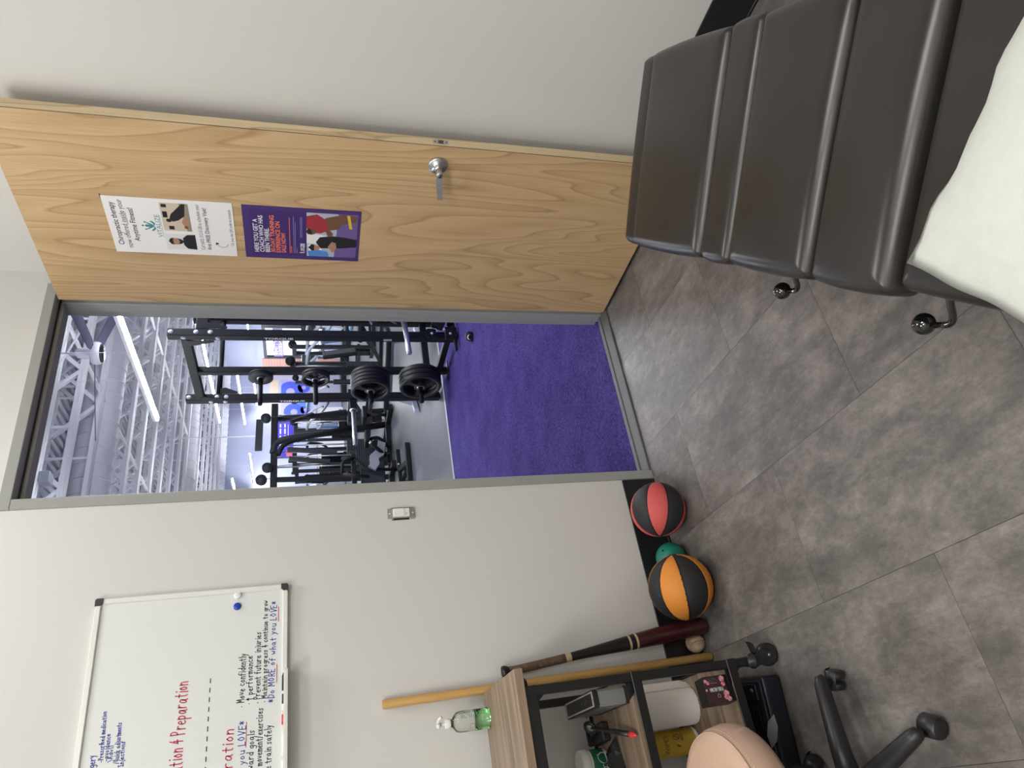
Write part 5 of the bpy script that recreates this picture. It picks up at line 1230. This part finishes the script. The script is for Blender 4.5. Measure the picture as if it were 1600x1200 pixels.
WM = [(5.6, 8.6, 40, 'gymblack', 'ltgrey', 'weight machine with pale press arms straight behind the rack'), (7.2, 10.4, 75, 'machineblue', 'ltgrey', 'weight machine with blue pads farther behind the rack'), (6.2, 12.2, 20, 'gymblack', 'silver', 'weight machine with silver arms in the second row'),
      (9.0, 14.6, 60, 'gymblack', 'ltgrey', 'weight machine halfway to the shop windows'), (8.2, 16.6, 10, 'machineblue', 'silver', 'blue padded weight machine near the far wall'), (5.4, 13.8, -20, 'gymblack', 'gymgrey', 'all black weight machine behind the cable machine'), (6.6, 18.5, 0, 'gymblack', 'ltgrey', 'weight machine at the far wall left of the poster'), (4.6, 11.6, 160, 'gymblack', 'gymgrey', 'black weight machine seen from behind through the cable machine')]
for x, y, a, se, ar, lab in WM: weight_machine(x, y, R_(a), lab, se, ar)
def treadmill(x, y, rz, label):
    t = thing('treadmill', label, 'treadmill', (x, y, 0), rz, 'treadmills by the shop windows')
    MB().box(-.40, .40, -.9, .9, .0, .20, bev=.03, seg=2).build('deck', MT['gymblack'], t); MB().box(-.27, .27, -.88, .55, .2001, .21).build('belt', MT['gymgrey'], t)
    for s_ in (-1, 1): MB().bar((s_*.38, .62, .15), (s_*.36, .82, 1.28), .07, .09).tube(rounded([(s_*.37, .78, 1.05), (s_*.36, .4, 1.02), (s_*.36, .1, .98)], .1), .02, n=8).build('upright', MT['ltgrey'], t)
    MB().box(-.42, .42, .70, .86, 1.12, 1.30, bev=.03).build('console', MT['gymblack'], t); MB().box(-.28, .28, .80, .84, 1.28, 1.62, bev=.01, seg=1, T=Matrix.Identity(4)).build('screen', MT['screen'], t)
for i in range(4): treadmill(12.6, 15.2+1.9*i, R_(-90), ('first', 'second', 'third', 'fourth')[i]+' treadmill from the door along the shop windows')
bk = thing('functional_rig', 'small pull-up frame with blue-grey arms between rack and windows', 'gym machine', (9.6, 12.4, 0))
MB().bar((-.6, 0, 0), (-.6, 0, 2.2), .08, .08).bar((.6, 0, 0), (.6, 0, 2.2), .08, .08).build('posts', MT['ltgrey'], bk); MB().tube([(-.6, 0, 2.15), (.6, 0, 2.15)], .03, n=8).build('bar', MT['gymblack'], bk)
MB().bar((-.6, -.5, .03), (-.6, .5, .03), .08, .06).bar((.6, -.5, .03), (.6, .5, .03), .08, .06).build('feet', MT['gymblack'], bk)
# far-wall posters and hanging screen
fp = thing('wall_poster', 'large blue poster of round swirls on the far gym wall', 'poster', (0, 0, 0))
FY = GY1-.003
def wflat(pts, m, k, par, name='print'):
    b = MB(); b.bm.faces.new([b.bm.verts.new((x, FY-.004-.002*k, z)) for x, z in pts]); return b.build(name, MT[m], par)
MB().box(12.6, 14.7, FY-.003, FY, 1.28, 2.48).build('sheet', MT['posterlav'], fp)
for (cx, cz, r) in ((14.1, 2.1, .52), (13.1, 1.95, .42), (14.3, 1.55, .26), (13.2, 1.5, .2)):
    wflat([(max(12.6, min(14.7, cx+r*math.cos(t*.314))), max(1.28, min(2.48, cz+r*math.sin(t*.314)))) for t in range(20)], 'posterblue', 1, fp)
    wflat([(cx+r*.35*math.cos(t*.628), cz+r*.35*math.sin(t*.628)) for t in range(10)], 'posterlav', 2, fp)
wflat([(13.3, 1.28), (13.95, 1.28), (13.8, 1.75), (13.6, 1.85), (13.4, 1.7)], 'printblue', 3, fp); wflat([(13.62+.14*math.cos(t*.628), 1.93+.17*math.sin(t*.628)) for t in range(10)], 'printblack', 4, fp)
sg = thing('wall_sign', 'deep blue sign with white lettering and a pink corner on the far wall', 'sign', (0, 0, 0))
MB().box(10.95, 12.75, FY-.03, FY, 1.98, 2.72, bev=.02, seg=1).build('sign_panel', MT['signblue'], sg)
FYs = FY-.031
b = MB(); b.bm.faces.new([b.bm.verts.new((x, FYs-.001, z)) for x, z in ((10.97, 2.0), (11.25, 2.0), (11.32, 2.25), (10.97, 2.25))]); b.build('pink_corner', MT['signpink'], sg)
for i, tx in enumerate(('START YOUR', 'OWN PATH')): pass
b = MB()
for i, z in enumerate((2.46, 2.28)):
    for a_, c_ in ((11.42, 11.62), (11.68, 11.98), (12.06, 12.30), (12.36, 12.52)): b.box(a_, c_, FYs-.003, FYs-.001, z, z+.055)
b.box(11.45, 12.5, FYs-.003, FYs-.001, 2.17, 2.19); b.build('lettering', MT['printwhite'], sg)
tag(MB().box(9.2, 10.3, FY-.05, FY, 0.0, .62).build('purple_panel', MT['signblue']), 'purple box panel low on the far wall', 'panel')
ct = thing('reception_counter', 'white counter with pale shelves in front of the far wall', 'counter', (10.9, 23.4, 0))
MB().box(-1.6, 1.6, -.35, .35, .0, 1.05, bev=.02, seg=1).build('counter_body', MT['steelwhite'], ct); MB().box(-1.7, 1.7, -.42, .42, 1.051, 1.11, bev=.01, seg=1).build('counter_top', MT['ltgrey'], ct)
wp = tag(MB().box(12.9, 14.7, FY-.02, FY, 2.6, 2.95).build('wall_menu', MT['cream']), 'pale tan board above the blue poster', 'sign')
tv = thing('hanging_screen', 'dark flat screen hanging from the roof by a bracket', 'screen', (6.55, 14.0, 2.6), R_(12))
MB().box(-.50, .50, -.03, .03, -.085, .085, bev=.01, seg=1).build('screen_body', MT['gymgrey'], tv); MB().bar((0, .05, .1), (0, .05, 3.07), .02, .02).build('mount', MT['steelwhite'], tv)
